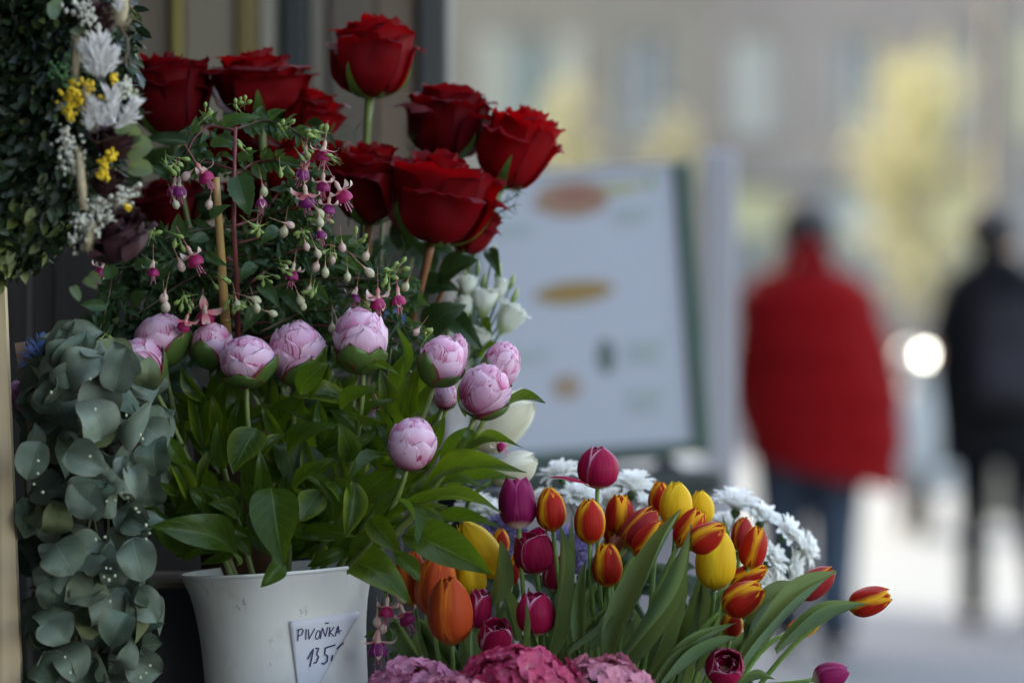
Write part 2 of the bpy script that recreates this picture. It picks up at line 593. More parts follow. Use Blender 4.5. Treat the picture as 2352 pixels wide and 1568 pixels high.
rb = g.math('SINE', g.math('MULTIPLY', ux, 8 * math.pi))
c = g.mix(g.step(g.rand(), 0.35, 0.8), (0.50, 0.50, 0.30), (0.62, 0.44, 0.38))
c = g.mix(g.step(uy, 0.30, 0.62, 1.0, 0.0), c, (0.50, 0.27, 0.17))
c = g.mix(g.step(rb, 0.85, 1.0, 0.0, 0.4), c, (0.40, 0.10, 0.14))
M['fu_bud'] = g.done(c, 0.4, 0.15)
M['fu_green'] = plain('fuchsia_green_bud', (0.24, 0.33, 0.075), 0.4, 0.3, 60, tr=0.15)
g = G('bamboo')
n = g.noise(g.scaled(g.obj(), (120, 120, 6)), 1.0, 3)
M['bamboo'] = g.done(g.mix(n, (0.30, 0.17, 0.055), (0.46, 0.29, 0.10)), 0.45)

g = G('white_ray_petal')
uv, ux, uy = g.uv()
w = g.math('SINE', g.math('MULTIPLY', ux, 26.0))
c = g.mix(g.step(uy, 0.0, 0.3), (0.66, 0.74, 0.46), (0.93, 0.93, 0.90))
M['mum'] = g.done(c, 0.6, 0.48, bump=g.bump(w, 0.25, 0.0006))
M['mum_green'] = plain('chrysanthemum_green', (0.05, 0.11, 0.03), 0.5, 0.3, 30)
M['mum_eye'] = plain('chrysanthemum_eye', (0.55, 0.55, 0.10), 0.7, 0.3, 200)
g = G('lisianthus_petal')
uv, ux, uy = g.uv()
c = g.mix(g.step(uy, 0.05, 0.5), (0.45, 0.56, 0.22), (0.84, 0.86, 0.78))
M['lisi'] = g.done(c, 0.5, 0.35)
g = G('lisianthus_bud')
uv, ux, uy = g.uv()
c = g.mix(g.step(uy, 0.35, 1.0), (0.16, 0.28, 0.06), (0.62, 0.66, 0.34))
M['lisi_bud'] = g.done(c, 0.5, 0.25)
M['fern'] = plain('asparagus_fern', (0.05, 0.12, 0.03), 0.5, 0.3, 50, tr=0.2)


def hyd(name, a, b):
    g = G(name)
    uv, ux, uy = g.uv()
    n = g.noise(g.obj(), 90, 3)
    r = g.rand()
    c = g.mix(g.math('ADD', g.math('MULTIPLY', n, 0.4), g.math('MULTIPLY', r, 0.6)), a, b)
    c = g.mix(g.step(uy, 0.0, 0.35, 0.35, 0.0), c, (0.55, 0.50, 0.40))
    return g.done(c, 0.55, 0.28, bump=g.bump(n, 0.2, 0.0008))


M['hyd_lilac'] = hyd('hydrangea_lilac', (0.48, 0.12, 0.24), (0.60, 0.24, 0.36))
M['hyd_crimson'] = hyd('hydrangea_crimson', (0.36, 0.015, 0.075), (0.55, 0.06, 0.16))
M['hyd_rose'] = hyd('hydrangea_rose', (0.46, 0.14, 0.22), (0.62, 0.24, 0.32))
M['agera'] = plain('ageratum', (0.32, 0.26, 0.52), 0.6, 0.3, 120, tr=0.25)
g = G('thistle')
c = g.mix(g.uv()[2], (0.06, 0.09, 0.17), (0.18, 0.27, 0.60))
M['thistle'] = g.done(c, 0.45)

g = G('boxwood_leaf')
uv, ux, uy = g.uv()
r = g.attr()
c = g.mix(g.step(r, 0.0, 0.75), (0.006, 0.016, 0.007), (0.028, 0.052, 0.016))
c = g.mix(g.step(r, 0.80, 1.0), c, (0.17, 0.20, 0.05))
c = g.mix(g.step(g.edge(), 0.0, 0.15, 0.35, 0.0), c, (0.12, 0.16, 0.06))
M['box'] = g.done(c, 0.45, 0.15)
M['yarrow'] = plain('yellow_dried_flower', (0.78, 0.52, 0.012), 0.7, 0.25, 200)
M['feather'] = plain('white_dried_bract', (0.80, 0.76, 0.72), 0.7, 0.2, 80, tr=0.25)
M['gyps'] = plain('grey_white_dried_bead', (0.56, 0.53, 0.43), 0.75, 0.3, 200)
M['tail'] = plain('cream_grass_plume', (0.52, 0.42, 0.26), 0.8, 0.25, 100, tr=0.15)
M['moss'] = plain('green_moss', (0.05, 0.14, 0.03), 0.7, 0.3, 100)
M['pale_leaf'] = leaf_mat('pale_green_leaf', (0.12, 0.17, 0.10), (0.17, 0.23, 0.14), (0.22, 0.27, 0.17), (0.15, 0.2, 0.12), 0.5, 0.2, vstr=0.3)
M['twig'] = plain('brown_twig', (0.09, 0.055, 0.025), 0.6, 0.35, 60)

g = G('bucket_plastic')
o = g.obj()
n = g.noise(o, 9, 5, 0.6)
sp = g.noise(g.scaled(o, (42, 42, 30)), 1.0, 5, 0.7)
scr = g.noise(g.scaled(o, (150, 150, 10)), 1.0, 3)
drip = g.noise(g.scaled(o, (48, 48, 3.5)), 1.0, 4, 0.6)
c = g.mix(n, (0.76, 0.73, 0.69), (0.88, 0.86, 0.82))
c = g.mix(g.math('MULTIPLY', g.step(drip, 0.55, 0.85), 0.30), c, (0.42, 0.37, 0.31))
c = g.mix(g.math('MULTIPLY', g.step(g.noise(o, 13, 4, 0.6), 0.52, 0.72), 0.45), c, (0.42, 0.36, 0.30))
c = g.mix(g.math('MULTIPLY', g.step(sp, 0.64, 0.72), 0.7), c, (0.16, 0.12, 0.10))
c = g.mix(g.math('MULTIPLY', g.step(scr, 0.70, 0.80), 0.25), c, (0.34, 0.31, 0.29))
M['bucket'] = g.done(c, g.step(n, 0.3, 0.7, 0.32, 0.55), 0.0, bump=g.bump(g.math('ADD', scr, n), 0.10, 0.0012))
M['dark_bucket'] = plain('dark_grey_plastic', (0.032, 0.036, 0.042), 0.5, 0.3, 20)
M['black_bucket'] = plain('black_plastic', (0.015, 0.016, 0.018), 0.5, 0.3, 20)
M['terra'] = plain('brown_plastic_pot', (0.10, 0.045, 0.025), 0.6, 0.2, 20)
M['soil'] = plain('potting_soil', (0.022, 0.016, 0.012), 0.9, 0.4, 60)
M['paper'] = plain('white_paper', (0.74, 0.73, 0.80), 0.7, 0.03, 30)
M['ink'] = plain('blue_ink', (0.030, 0.030, 0.12), 0.5, 0.1, 30)
M['pine'] = wood_mat('pine_wood', (0.66, 0.48, 0.28), (0.78, 0.62, 0.40))
M['stake'] = wood_mat('stake_wood', (0.34, 0.19, 0.11), (0.46, 0.28, 0.17))
M['stand_wood'] = wood_mat('stand_wood', (0.12, 0.08, 0.05), (0.2, 0.14, 0.09), sc=(3, 40, 40))

# ------------------------------------------------------------------ the setting: paving, street, buildings
g = G('street_paving')
o = g.obj()
n = g.noise(o, 0.35, 5, 0.6)
n2 = g.noise(o, 6, 4)
br = g.add('ShaderNodeTexBrick')
g.put(br.inputs['Vector'], o)
br.inputs['Scale'].default_value = 1.0
br.inputs['Brick Width'].default_value = 0.6
br.inputs['Row Height'].default_value = 0.4
br.inputs['Mortar Size'].default_value = 0.008
g.put(br.inputs['Color1'], (0.084, 0.100, 0.106))
g.put(br.inputs['Color2'], (0.100, 0.115, 0.121))
g.put(br.inputs['Mortar'], (0.16, 0.15, 0.14))
c = g.mix(0.35, br.outputs[0], g.mix(n, (0.074, 0.085, 0.09), (0.11, 0.124, 0.127)))
M['paving'] = g.done(c, 0.75, bump=g.bump(n2, 0.2, 0.004))
mb = MB()
mb.box((-400, -60, -0.3), (400, 900, 0.0))
ob('pavement', mb.mesh('pavement', M['paving'], False), kind='structure')
g = G('asphalt')
c = g.mix(g.noise(g.obj(), 30, 4), (0.045, 0.046, 0.05), (0.075, 0.075, 0.078))
M['asphalt'] = g.done(c, 0.85)
mb = MB()
mb.box((-400, 52, -0.2), (400, 59.5, 0.004))
ob('road', mb.mesh('road', M['asphalt'], False), kind='structure')
mb = MB()
mb.box((-400, 59.52, -0.2), (400, 59.8, 0.12), bev=0.02)
ob('kerb', mb.mesh('kerb', plain('kerb_stone', (0.4, 0.39, 0.37), 0.8), False), kind='structure')


def plaster(name, c, sc=0.6):
    g = G(name)
    o = g.obj()
    n = g.noise(o, sc, 5, 0.6)
    n2 = g.noise(o, 25, 3)
    col = g.mix(g.step(n, 0.25, 0.75), [x * 0.85 for x in c], [x * 1.08 for x in c])
    return g.done(col, 0.85, bump=g.bump(n2, 0.2, 0.01))


g = G('window_glass')
M['glass'] = g.done((0.12, 0.14, 0.16), 0.12, spec=0.25)
M['pane_blind'] = G('pane_with_white_blind').done((0.25, 0.26, 0.24), 0.15)
M['pane_green'] = G('pane_with_green_curtain').done((0.15, 0.19, 0.165), 0.15)
M['frame_white'] = plain('white_window_frame', (0.42, 0.42, 0.40), 0.5)
M['frame_dark'] = plain('dark_green_frame', (0.05, 0.075, 0.065), 0.5)
M['stone_trim'] = plaster('stone_trim', (0.22, 0.205, 0.185))


def facade(name, label, x0, x1, Yf, H, depth, wall, bay, storey, shop=True, shopmats=None, frame='frame_white', seed=1):
    rr = random.Random(seed)
    t = thing(name, label, 'building', ((x0 + x1) / 2, Yf, 0))
    W = x1 - x0
    nb = max(1, int(round(W / bay)))
    bw = W / nb
    ns = int((H - 4.2) / storey)
    ww, wh = bw * 0.42, storey * 0.58
    # front wall with real openings: piers and spandrels in one skin
    mb = MB()
    mb.box((x0, Yf + 0.35, 0.0), (x1, Yf + depth, H))
    zs = [4.2]
    for k in range(ns):
        z0 = 4.2 + k * storey + 0.75
        zs += [z0, z0 + wh]
    zs.append(H)
    for k in range(0, len(zs), 2):
        mb.box((x0, Yf, zs[k]), (x1, Yf + 0.35, zs[k + 1]))
    for k in range(1, len(zs) - 1, 2):
        for b in range(nb):
            xa = x0 + b * bw
            mb.box((xa, Yf, zs[k]), (xa + (bw - ww) / 2, Yf + 0.35, zs[k + 1]))
            mb.box((xa + (bw + ww) / 2, Yf, zs[k]), (xa + bw, Yf + 0.35, zs[k + 1]))
    for b in range(nb + 1):
        xa = x0 + b * bw
        mb.box((max(x0, xa - 0.35), Yf, 0), (min(x1, xa + 0.35), Yf + 0.35, 4.2))
    ob('wall', mb.mesh('wall', M[wall], False), t)
    c = MB()
    c.box((x0 - 0.1, Yf - 0.25, H), (x1 + 0.1, Yf + depth, H + 0.35), bev=0.06)
    ob('cornice', c.mesh('cornice', M['stone_trim'], False), t)
    c = MB()
    c.box((x0, Yf - 0.14, 4.05), (x1, Yf - 0.002, 4.35), bev=0.04)
    ob('string_course', c.mesh('string_course', M['stone_trim'], False), t)
    # windows: frame, two panes, sill
    fr = MB()
    f = 0.09
    fr.box((0, 0, 0), (ww, 0.08, f)); fr.box((0, 0, wh - f), (ww, 0.08, wh))
    fr.box((0, 0, f), (f, 0.08, wh - f)); fr.box((ww - f, 0, f), (ww, 0.08, wh - f))
    fr.box((ww / 2 - f / 2, 0, f), (ww / 2 + f / 2, 0.08, wh - f))
    frm = fr.mesh('window', M[frame], False)
    gms = [MB().box((f, 0.03, f), (ww / 2 - f / 2, 0.045, wh - f)).mesh('pane', M[q_], False) for q_ in ('glass', 'glass', 'pane_blind', 'pane_green')]
    sl = MB().box((-0.1, -0.33, -0.1), (ww + 0.1, 0.0, -0.004)).mesh('sill', M['stone_trim'], False)
    shm = [MB().box((0, 0, 0), (ww * .5, .04, wh), bev=.01).mesh('shutter', M[q_], False) for q_ in ('shop_pale', 'shop_cream', 'shop_blue', 'shop_yellow')]
    for k in range(ns):
        z0 = 4.2 + k * storey + 0.75
        for b in range(nb):
            xa = x0 + b * bw + (bw - ww) / 2
            w_ = ob('window', frm, t, Matrix.Translation((xa, Yf + 0.2, z0)))
            gq = gms[rr.randrange(len(gms))]
            ob('pane', gq, w_, Matrix.Translation((xa, Yf + 0.2, z0)))
            ob('pane', gq, w_, Matrix.Translation((xa + ww / 2 - f / 2, Yf + 0.2, z0)))
            ob('sill', sl, w_, Matrix.Translation((xa, Yf + 0.2, z0)))
            if rr.random() < .6:
                sm_ = shm[rr.randrange(len(shm))]
                ob('shutter', sm_, w_, Matrix.Translation((xa - ww * .52, Yf - .045, z0)))
                ob('shutter', sm_, w_, Matrix.Translation((xa + ww * 1.02, Yf - .045, z0)))
    # shop fronts
    for b in range(nb):
        xa = x0 + b * bw + 0.352
        wd = bw - 0.704
        sm = shopmats[rr.randrange(len(shopmats))] if shopmats else 'frame_dark'
        s_ = MB()
        s_.box((xa, Yf + 0.12, 3.2), (xa + wd, Yf + 0.2, 4.0)); s_.box((xa, Yf + 0.12, 0), (xa + wd, Yf + 0.3, 0.5))
        s_.box((xa, Yf + 0.12, 0.5), (xa + 0.1, Yf + 0.2, 3.2)); s_.box((xa + wd - 0.1, Yf + 0.12, 0.5), (xa + wd, Yf + 0.2, 3.2))
        s_.box((xa + wd * .62, Yf + 0.12, 0.5), (xa + wd * .62 + 0.1, Yf + 0.2, 3.2))
        so = ob('shop_front', s_.mesh('shop_front', M[sm], False), t)
        p_ = MB().box((xa + 0.1, Yf + 0.15, 0.5), (xa + wd * .62, Yf + 0.17, 3.2)).mesh('pane', M['glass'], False)
        ob('pane', p_, so)
        p_ = MB().box((xa + wd * .62 + 0.1, Yf + 0.15, 0.5), (xa + wd - 0.1, Yf + 0.17, 3.2)).mesh('door_pane', M['glass'], False)
        ob('door_pane', p_, so)
    return t


M['pl_lilac'] = plaster('grey_lilac_plaster', (0.262, 0.218, 0.187))
M['pl_cream'] = plaster('cream_plaster', (0.30, 0.258, 0.195))
M['pl_grey'] = plaster('grey_plaster', (0.245, 0.208, 0.160))
M['shop_pale'] = plain('pale_green_shop_paint', (0.30, 0.33, 0.285), 0.5)
M['shop_blue'] = plain('grey_blue_shop_paint', (0.22, 0.27, 0.30), 0.5)
M['shop_cream'] = plain('cream_shop_paint', (0.38, 0.35, 0.27), 0.5)
M['shop_yellow'] = plain('pale_yellow_paint', (0.42, 0.39, 0.22), 0.5)
shops = ['shop_yellow', 'shop_pale', 'shop_blue', 'shop_cream']
facade('corner_building', 'grey building with shop fronts closing the far end of the street', -9.0, 3.4, 72, 14, 10, 'pl_grey', 2.07, 3.0, shopmats=shops, seed=3)
facade('terrace_building', 'lilac grey plastered building beyond the red jacket', 3.4, 16.0, 72.3, 15.5, 10, 'pl_lilac', 1.8, 3.1, shopmats=shops, seed=5)
facade('cream_building', 'cream building far right behind the dark walker', 16.0, 30.0, 72, 14.5, 10, 'pl_cream', 2.0, 3.0, shopmats=shops, seed=8)


def side_building(name, label, x1, y0, y1, H, wall):
    """a house on the left side of the street; its front looks across the street to +X"""
    t = thing(name, label, 'building', (x1, (y0 + y1) / 2, 0))
    mb = MB()
    mb.box((x1 - 10, y0, 0), (x1, y1, H))
    ob('wall', mb.mesh('wall', M[wall], False), t)
    rf = MB()
    rf.add([(x1 + .3, y0 - .2, H), (x1 + .3, y1 + .2, H), (x1 - 10.3, y1 + .2, H), (x1 - 10.3, y0 - .2, H), (x1 - 5, y0 - .2, H + 3), (x1 - 5, y1 + .2, H + 3)],
           [(0, 1, 5, 4), (2, 3, 4, 5), (0, 4, 3), (1, 2, 5), (3, 2, 1, 0)])
    ob('roof', rf.mesh('roof', plain('red_roof_tiles', (0.25, 0.09, 0.05), 0.8), False), t)
    fr = MB().box((0, 0, 0), (0.06, 1.1, 1.8)).mesh('window', M['frame_white'], False)
    pn = MB().box((0.06, 0.1, 0.1), (0.075, 1.0, 1.7)).mesh('pane', M['glass'], False)
    for k in range(int((H - 4) / 3.4)):
        n_ = int((y1 - y0) / 2.8)
        for b in range(n_):
            yy = y0 + (b + .5) * (y1 - y0) / n_ - .55
            w_ = ob('window', fr, t, Matrix.Translation((x1 + .002, yy, 4.8 + k * 3.4)))
            ob('pane', pn, w_, Matrix.Translation((x1 + .002, yy, 4.8 + k * 3.4)))
    return t


side_building('street_house', 'plastered house across the shaded near end of the street', -9.0, -22.0, 33.0, 22.0, 'pl_grey')
side_building('street_house', 'plastered house further down the street before the grey building', -9.0, 62.0, 71.5, 15.0, 'pl_cream')

# unseen house added behind the photographer to block the front sky
t = thing('blocking_house', 'tall plastered house added out of view to block the front sky', 'building', (-2.5, -9, 0))
mb = MB().box((-8.99, -15, 0), (3.2, -5.5, 13))
ob('wall', mb.mesh('wall', M['pl_grey'], False), t)
mb = MB().box((-8.99, -15.3, 13.002), (3.5, -5.2, 13.4), bev=.05)
ob('cornice', mb.mesh('cornice', M['stone_trim'], False), t)
fr = MB().box((0, -.06, 0), (1.1, 0, 1.8)).mesh('window', M['frame_white'], False)
pn = MB().box((.1, 0, .1), (1.0, .015, 1.7)).mesh('pane', M['glass'], False)
for k in range(3):
    for b in range(5):
        q_ = Matrix.Translation((-8 + b * 2.3, -5.43, 4.2 + k * 3.0))
        w_ = ob('window', fr, t, q_)
        ob('pane', pn, w_, q_)

# ------------------------------------------------------------------ trees with yellow-green spring foliage
g = G('yellow_foliage')
r = g.attr()
c = g.mix(r, (0.23, 0.22, 0.085), (0.32, 0.30, 0.14))
M['yfol'] = g.done(c, 0.55, 0.5, trcol=(0.38, 0.36, 0.17))
M['bark'] = plain('grey_bark', (0.12, 0.10, 0.08), 0.85, 0.3, 12)


def tree(label, px, Y, py_top, py_bot, rx, n, seed):
    rr = random.Random(seed)
    x = (px - 1176) / K * Y
    zt, zb = P(0, py_top, Y).z, P(0, py_bot, Y).z
    t = thing('small_tree', label, 'tree', (x, Y, 0), 'yellow trees in the street')
    tr = MB()
    tr.tube([(x, Y, -0.05), (x + .03, Y, zb * .5), (x - .02, Y, zb), (x, Y, (zb + zt) / 2), (x + .02, Y, zt - .2)], [.07, .055, .045, .03, .01], 8)
    for k in range(9):
        a = k * 2.4
        z0 = zb + (zt - zb) * (0.02 + .07 * k)
        tr.tube([(x, Y, z0), (x + rx * .45 * math.cos(a), Y + rx * .45 * math.sin(a), z0 + .25), (x + rx * .8 * math.cos(a), Y + rx * .8 * math.sin(a), z0 + .55)], [.022, .015, .006], 5)
    ob('trunk', tr.mesh('trunk', M['bark']), t)
    cr = MB()
    cl = [(Vector((rr.gauss(0, .45) * rx, rr.gauss(0, .45) * rx, rr.random())), rr.uniform(.2, .55)) for _ in range(18)]
    for i in range(n):
        c_, s_ = cl[rr.randrange(len(cl))]
        env = math.sin(math.pi * min(.97, max(.06, c_.z))) ** .6
        p = Vector((x + c_.x * env, Y + c_.y * env, zb + c_.z * (zt - zb))) + Vector((rr.gauss(0, s_), rr.gauss(0, s_), rr.gauss(0, s_))) * .7 * max(rx, .4)
        a = Vector((rr.gauss(0, 1), rr.gauss(0, 1), rr.gauss(0, 1))).normalized()
        b = a.orthogonal().normalized()
        L, w = rr.uniform(.06, .10), .025
        cr.add([p, p + a * L * .5 + b * w, p + a * L, p + a * L * .5 - b * w], [(0, 1, 2, 3)], at=rr.random())
    ob('crown', cr.mesh('crown', M['yfol']), t, kind='stuff')


tree('tall yellow leafed tree between the red jacket and the dark walker', 2085, 45, 175, 690, 0.80, 3000, 4)
tree('small yellow leafed tree showing right of the uppermost red roses', 1300, 45, 215, 420, 0.34, 620, 5)
tree('pale yellow tree showing above the menu board', 1545, 50, 270, 430, 0.36, 240, 6)
tree('pale yellow tree top at the upper right beside the lamp post', 2140, 52, 120, 400, 0.6, 900, 7)

# lamp post
t = thing('lamp_post', 'tall brown grey lamp post above the dark walker', 'lamp post', (P(2292, 784, 30).x, 30, 0))
x = P(2292, 784, 30).x
M['post'] = plain('brown_grey_paint', (0.17, 0.15, 0.12), 0.5)
mb = MB()
mb.lathe([(.16, 0), (.16, .5), (.13, .6), (.105, .75), (.095, 2.5), (.08, 5.2), (.08, 5.3)], 14, (x, 30, 0))
ob('pole', mb.mesh('pole', M['post']), t)
mb = MB()
mb.tube([(x, 30, 5.25), (x, 29.7, 5.6), (x, 29.1, 5.7)], .04, 8)
ob('arm', mb.mesh('arm', M['post']), t)
mb = MB()
mb.lathe([(.01, .22), (.12, .16), (.26, .03), (.27, 0), (.2, -.06), (.01, -.1)], 16, (x, 29.0, 5.55))
ob('lamp_head', mb.mesh('lamp_head', M['post']), t)

# added scooter; its glow stands in for a bright spot of unknown source
SY = 27.0
sx = P(2122, 784, SY).x
sz = P(2122, 815, SY).z
t = thing('stand_in_scooter', 'added pale grey scooter whose glow makes the blurred bright spot', 'scooter', (sx, SY, 0))
M['scoot'] = plain('silver_grey_paint', (0.36, 0.38, 0.40), 0.35, 0.08, 3)
M['rubber'] = plain('black_rubber', (0.012, 0.012, 0.013), 0.7)
mb = MB()
mb.lathe([(.02, .08), (.15, .07), (.17, .0), (.15, -.10), (.05, -.2)], 14, (0, 0, 0), sx=1.0, sy=.7)
for i in range(len(mb.v)):
    v = mb.v[i]
    mb.v[i] = (sx + v[0], SY + v[1] + .02, sz - .02 + v[2])
ob('stand_in_cowl', mb.mesh('stand_in_cowl', M['scoot']), t)
mb = MB()
prof = [(.10, .22, .30), (.30, .24, .36), (.55, .22, .34), (.80, .15, .25), (1.05, .08, .12)]
mb.grid(lambda u, v: (sx + curve([(a, b) for a, b, c in prof])(.1 + .95 * u) * math.cos(2 * math.pi * v), SY + .12 - .05 * math.sin(u * 3) + .10 * math.sin(2 * math.pi * v), .3 + (sz - .4) * u), 10, 18, closed=True)
ob('leg_shield', mb.mesh('leg_shield', M['scoot']), t)
mb = MB()
mb.box((sx - .16, SY + .2, .28), (sx + .16, SY + 1.3, .62), bev=.08)
mb.box((sx - .14, SY + .75, .62), (sx + .14, SY + 1.35, .8), bev=.06)
ob('body', mb.mesh('body', M['scoot']), t)
mb = MB()
mb.tube([(sx - .33, SY + .12, sz - .02), (sx, SY + .05, sz - .06), (sx + .33, SY + .12, sz - .02)], .017, 8)
ob('handlebar', mb.mesh('handlebar', M['rubber']), t)
for yy in (SY, SY + 1.2):
    mb = MB()
    ring = [(sx + 0, yy + .19 * math.cos(a), .24 + .19 * math.sin(a)) for a in [2 * math.pi * k / 20 for k in range(21)]]
    mb.tube(ring, .05, 8, cap=False)
    w_ = ob('wheel', mb.mesh('wheel', M['rubber']), t)
    mb = MB()
    mb.tube([(sx - .03, yy, .24), (sx + .03, yy, .24)], .14, 14)
    ob('rim', mb.mesh('rim', M['scoot']), w_)
for s_ in (-1, 1):
    mb = MB()
    mb.tube([(sx + s_ * .3, SY + .1, sz), (sx + s_ * .36, SY + .1, sz + .16)], .008, 6)
    mb.ball((sx + s_ * .36, SY + .1, sz + .2), .06, 10, 8, (1, .3, .7))
    ob('mirror', mb.mesh('mirror', M['rubber']), t)
g = G('stand_in_glow')
M['lamp'] = g.done((0.9, 0.9, 0.85), 0.2, emit=(1.0, 0.95, 0.78), estr=3.8)  # glow standing in for a far bright spot
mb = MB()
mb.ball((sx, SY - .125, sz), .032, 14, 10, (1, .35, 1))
ob('stand_in_headlamp', mb.mesh('stand_in_headlamp', M['lamp']), t)

# ------------------------------------------------------------------ food counter with the menu board
CY = 7.0
cz = P(0, 1078, CY).z
t = thing('food_counter', 'grey food counter with a dark top under the menu board', 'counter', (P(1330, 784, CY).x, CY, 0))
cx0, cx1 = P(1020, 0, CY).x, P(1640, 0, CY).x
M['counter'] = plain('grey_lilac_laminate', (0.24, 0.22, 0.24), 0.5)
M['counter_top'] = plain('dark_counter_top', (0.035, 0.045, 0.042), 0.35)
mb = MB().box((cx0, CY, 0), (cx1, CY + .55, cz - .045), bev=.006)
ob('cabinet', mb.mesh('cabinet', M['counter'], False), t)
mb = MB().box((cx0 - .03, CY - .05, cz - .043), (cx1 + .015, CY + .6, cz), bev=.006)
ob('counter_top', mb.mesh('counter_top', M['counter_top'], False), t)
mb = MB()
vc = P(1530, 1100, CY)
mb.lathe([(.034, 0), (.034, .012), (.024, .016), (.022, .004), (.001, .004)], 20)
ob('vent', mb.mesh('vent', M['rubber']), t, axM((vc.x, CY - .001, vc.z), (0, -1, 0)))
for k in range(3):
    xx = cx0 + (k + .5) * (cx1 - cx0) / 3
    mb = MB().box((xx - (cx1 - cx0) / 6 + .01, CY - .009, .06), (xx + (cx1 - cx0) / 6 - .01, CY - .001, cz - .17), bev=.003)
    ob('panel', mb.mesh('panel', M['counter'], False), t)
t = thing('kiosk_post', 'pale lavender kiosk post right of the menu board', 'post', (P(1648, 0, 7.7).x, 7.7, 0))
M['lav'] = plain('pale_lavender_paint', (0.33, 0.315, 0.335), 0.5, .05)
mb = MB().box((P(1612, 0, 7.7).x, 7.66, .03), (P(1690, 0, 7.7).x, 7.72, P(0, 345, 7.7).z), bev=.006)
ob('post', mb.mesh('post', M['lav'], False), t)
mb = MB().box((P(1590, 0, 7.7).x, 7.58, 0), (P(1712, 0, 7.7).x, 7.8, .03), bev=.006)
ob('base_plate', mb.mesh('base_plate', M['lav'], False), t)

BY = 7.16
bc = P(1340, 712, BY)
BM = Matrix.Translation(bc) @ Matrix.Rotation(R(-4), 4, 'Y') @ Matrix.Rotation(R(-3), 4, 'X')
t = thing('menu_board', 'white menu board with snack pictures in a dark green frame', 'menu board', (bc.x, BY, cz))
WM[t.name] = Matrix.Translation((bc.x, BY, cz))
u = BY / K
bw_, bh_ = 230 * u, 318 * u
M['board'] = plain('white_board', (0.45, 0.465, 0.53), 0.45, .03, 6)
M['board_frame'] = plain('dark_green_frame_paint', (0.045, 0.085, 0.065), 0.45)
mb = MB().box((-bw_, .004, -bh_), (bw_, .02, bh_))
ob('panel', mb.mesh('panel', M['board'], False), t, BM)
fw = 40 * u
for lo, hi in (((bw_ + .001, -.006, -bh_ - fw * .7), (bw_ + fw, .03, bh_ + fw * .2)), ((-bw_ - fw, -.006, -bh_ - fw * .7), (-bw_ - .001, .03, bh_ + fw * .2)),
               ((-bw_, -.006, -bh_ - fw * .7), (bw_, .028, -bh_ - .001)), ((-bw_, -.006, bh_ + .001), (bw_, .028, bh_ + fw * .2))):
    mb = MB().box(lo, hi, bev=.003)
    ob('frame', mb.mesh('frame', M['board_frame' if lo[2] < 0 else 'board'], False), t, BM)
mb = MB().box((-bw_ * .8, .05, -bh_ - fw * .7), (bw_ * .8, .075, bh_ * .8), bev=.004)
ob('rear_leg', mb.mesh('rear_leg', M['board_frame'], False), t, BM @ Matrix.Rotation(R(-9), 4, 'X') @ Matrix.Translation((0, -.0, 0)))


def disc(cx, cy, rx, ry, ang=0.0, n=24, jag=0.0, seed=0):
    V = [(0, 0, 0)]
    for k in range(n):
        a = 2 * math.pi * k / n
        rr_ = 1 + jag * nz(math.cos(a) * 2 + seed, math.sin(a) * 2, seed)
        X, Z = rx * rr_ * math.cos(a), ry * rr_ * math.sin(a)
        V.append((X * math.cos(ang) - Z * math.sin(ang), 0, X * math.sin(ang) + Z * math.cos(ang)))
    F = [(0, 1 + (k + 1) % n, 1 + k) for k in range(n)]
    mb = MB()
    mb.add(V, F)
    return mb


def print_on(name, px, py, rx, ry, col, ang=0, layer=1, jag=.15, seed=0):
    p = Vector(((px - 1340) * u, .004 - .0015 * layer, (712 - py) * u))
    mb = disc(0, 0, rx * u, ry * u, R(ang), jag=jag, seed=seed)
    ob(name, mb.mesh(name, plain('print_' + name, col, .45, .2, 40)), t, BM @ Matrix.Translation(p))


print_on('burger_picture', 1330, 455, 88, 42, (0.34, 0.22, 0.15), 0, 1, .2, 1)
print_on('burger_filling', 1345, 450, 62, 22, (0.30, 0.13, 0.10), 0, 2, .2, 2)
print_on('salad_picture', 1440, 438, 60, 14, (0.38, 0.37, 0.2), 0, 1, .2, 3)
print_on('sauce_picture', 1515, 430, 12, 18, (0.30, 0.34, 0.22), 0, 1, .1, 4)
print_on('baguette_picture', 1322, 670, 92, 26, (0.30, 0.19, 0.06), 2, 1, .1, 5)
print_on('bottle_picture', 1385, 822, 20, 40, (0.10, 0.14, 0.12), 0, 1, .05, 6)
print_on('pastry_picture', 1290, 885, 34, 30, (0.34, 0.25, 0.19), 0, 1, .15, 7)
M['print_green'] = plain('print_green_text', (0.36, 0.42, 0.40), 0.5)
for (tx, ty, n_) in ((1475, 487, 3), (1200, 510, 2), (1480, 795, 4), (1475, 905, 4), (1215, 800, 2)):
    for k in range(n_):
        mb = MB().box((-46 * u, -.0015, -4 * u), (46 * u - (k * 13 % 29) * u, .0005, 4 * u))
        ob('text_line', mb.mesh('text_line', M['print_green'], False), t, BM @ Matrix.Translation(((tx - 1340) * u, .003, (712 - ty - k * 15) * u)))

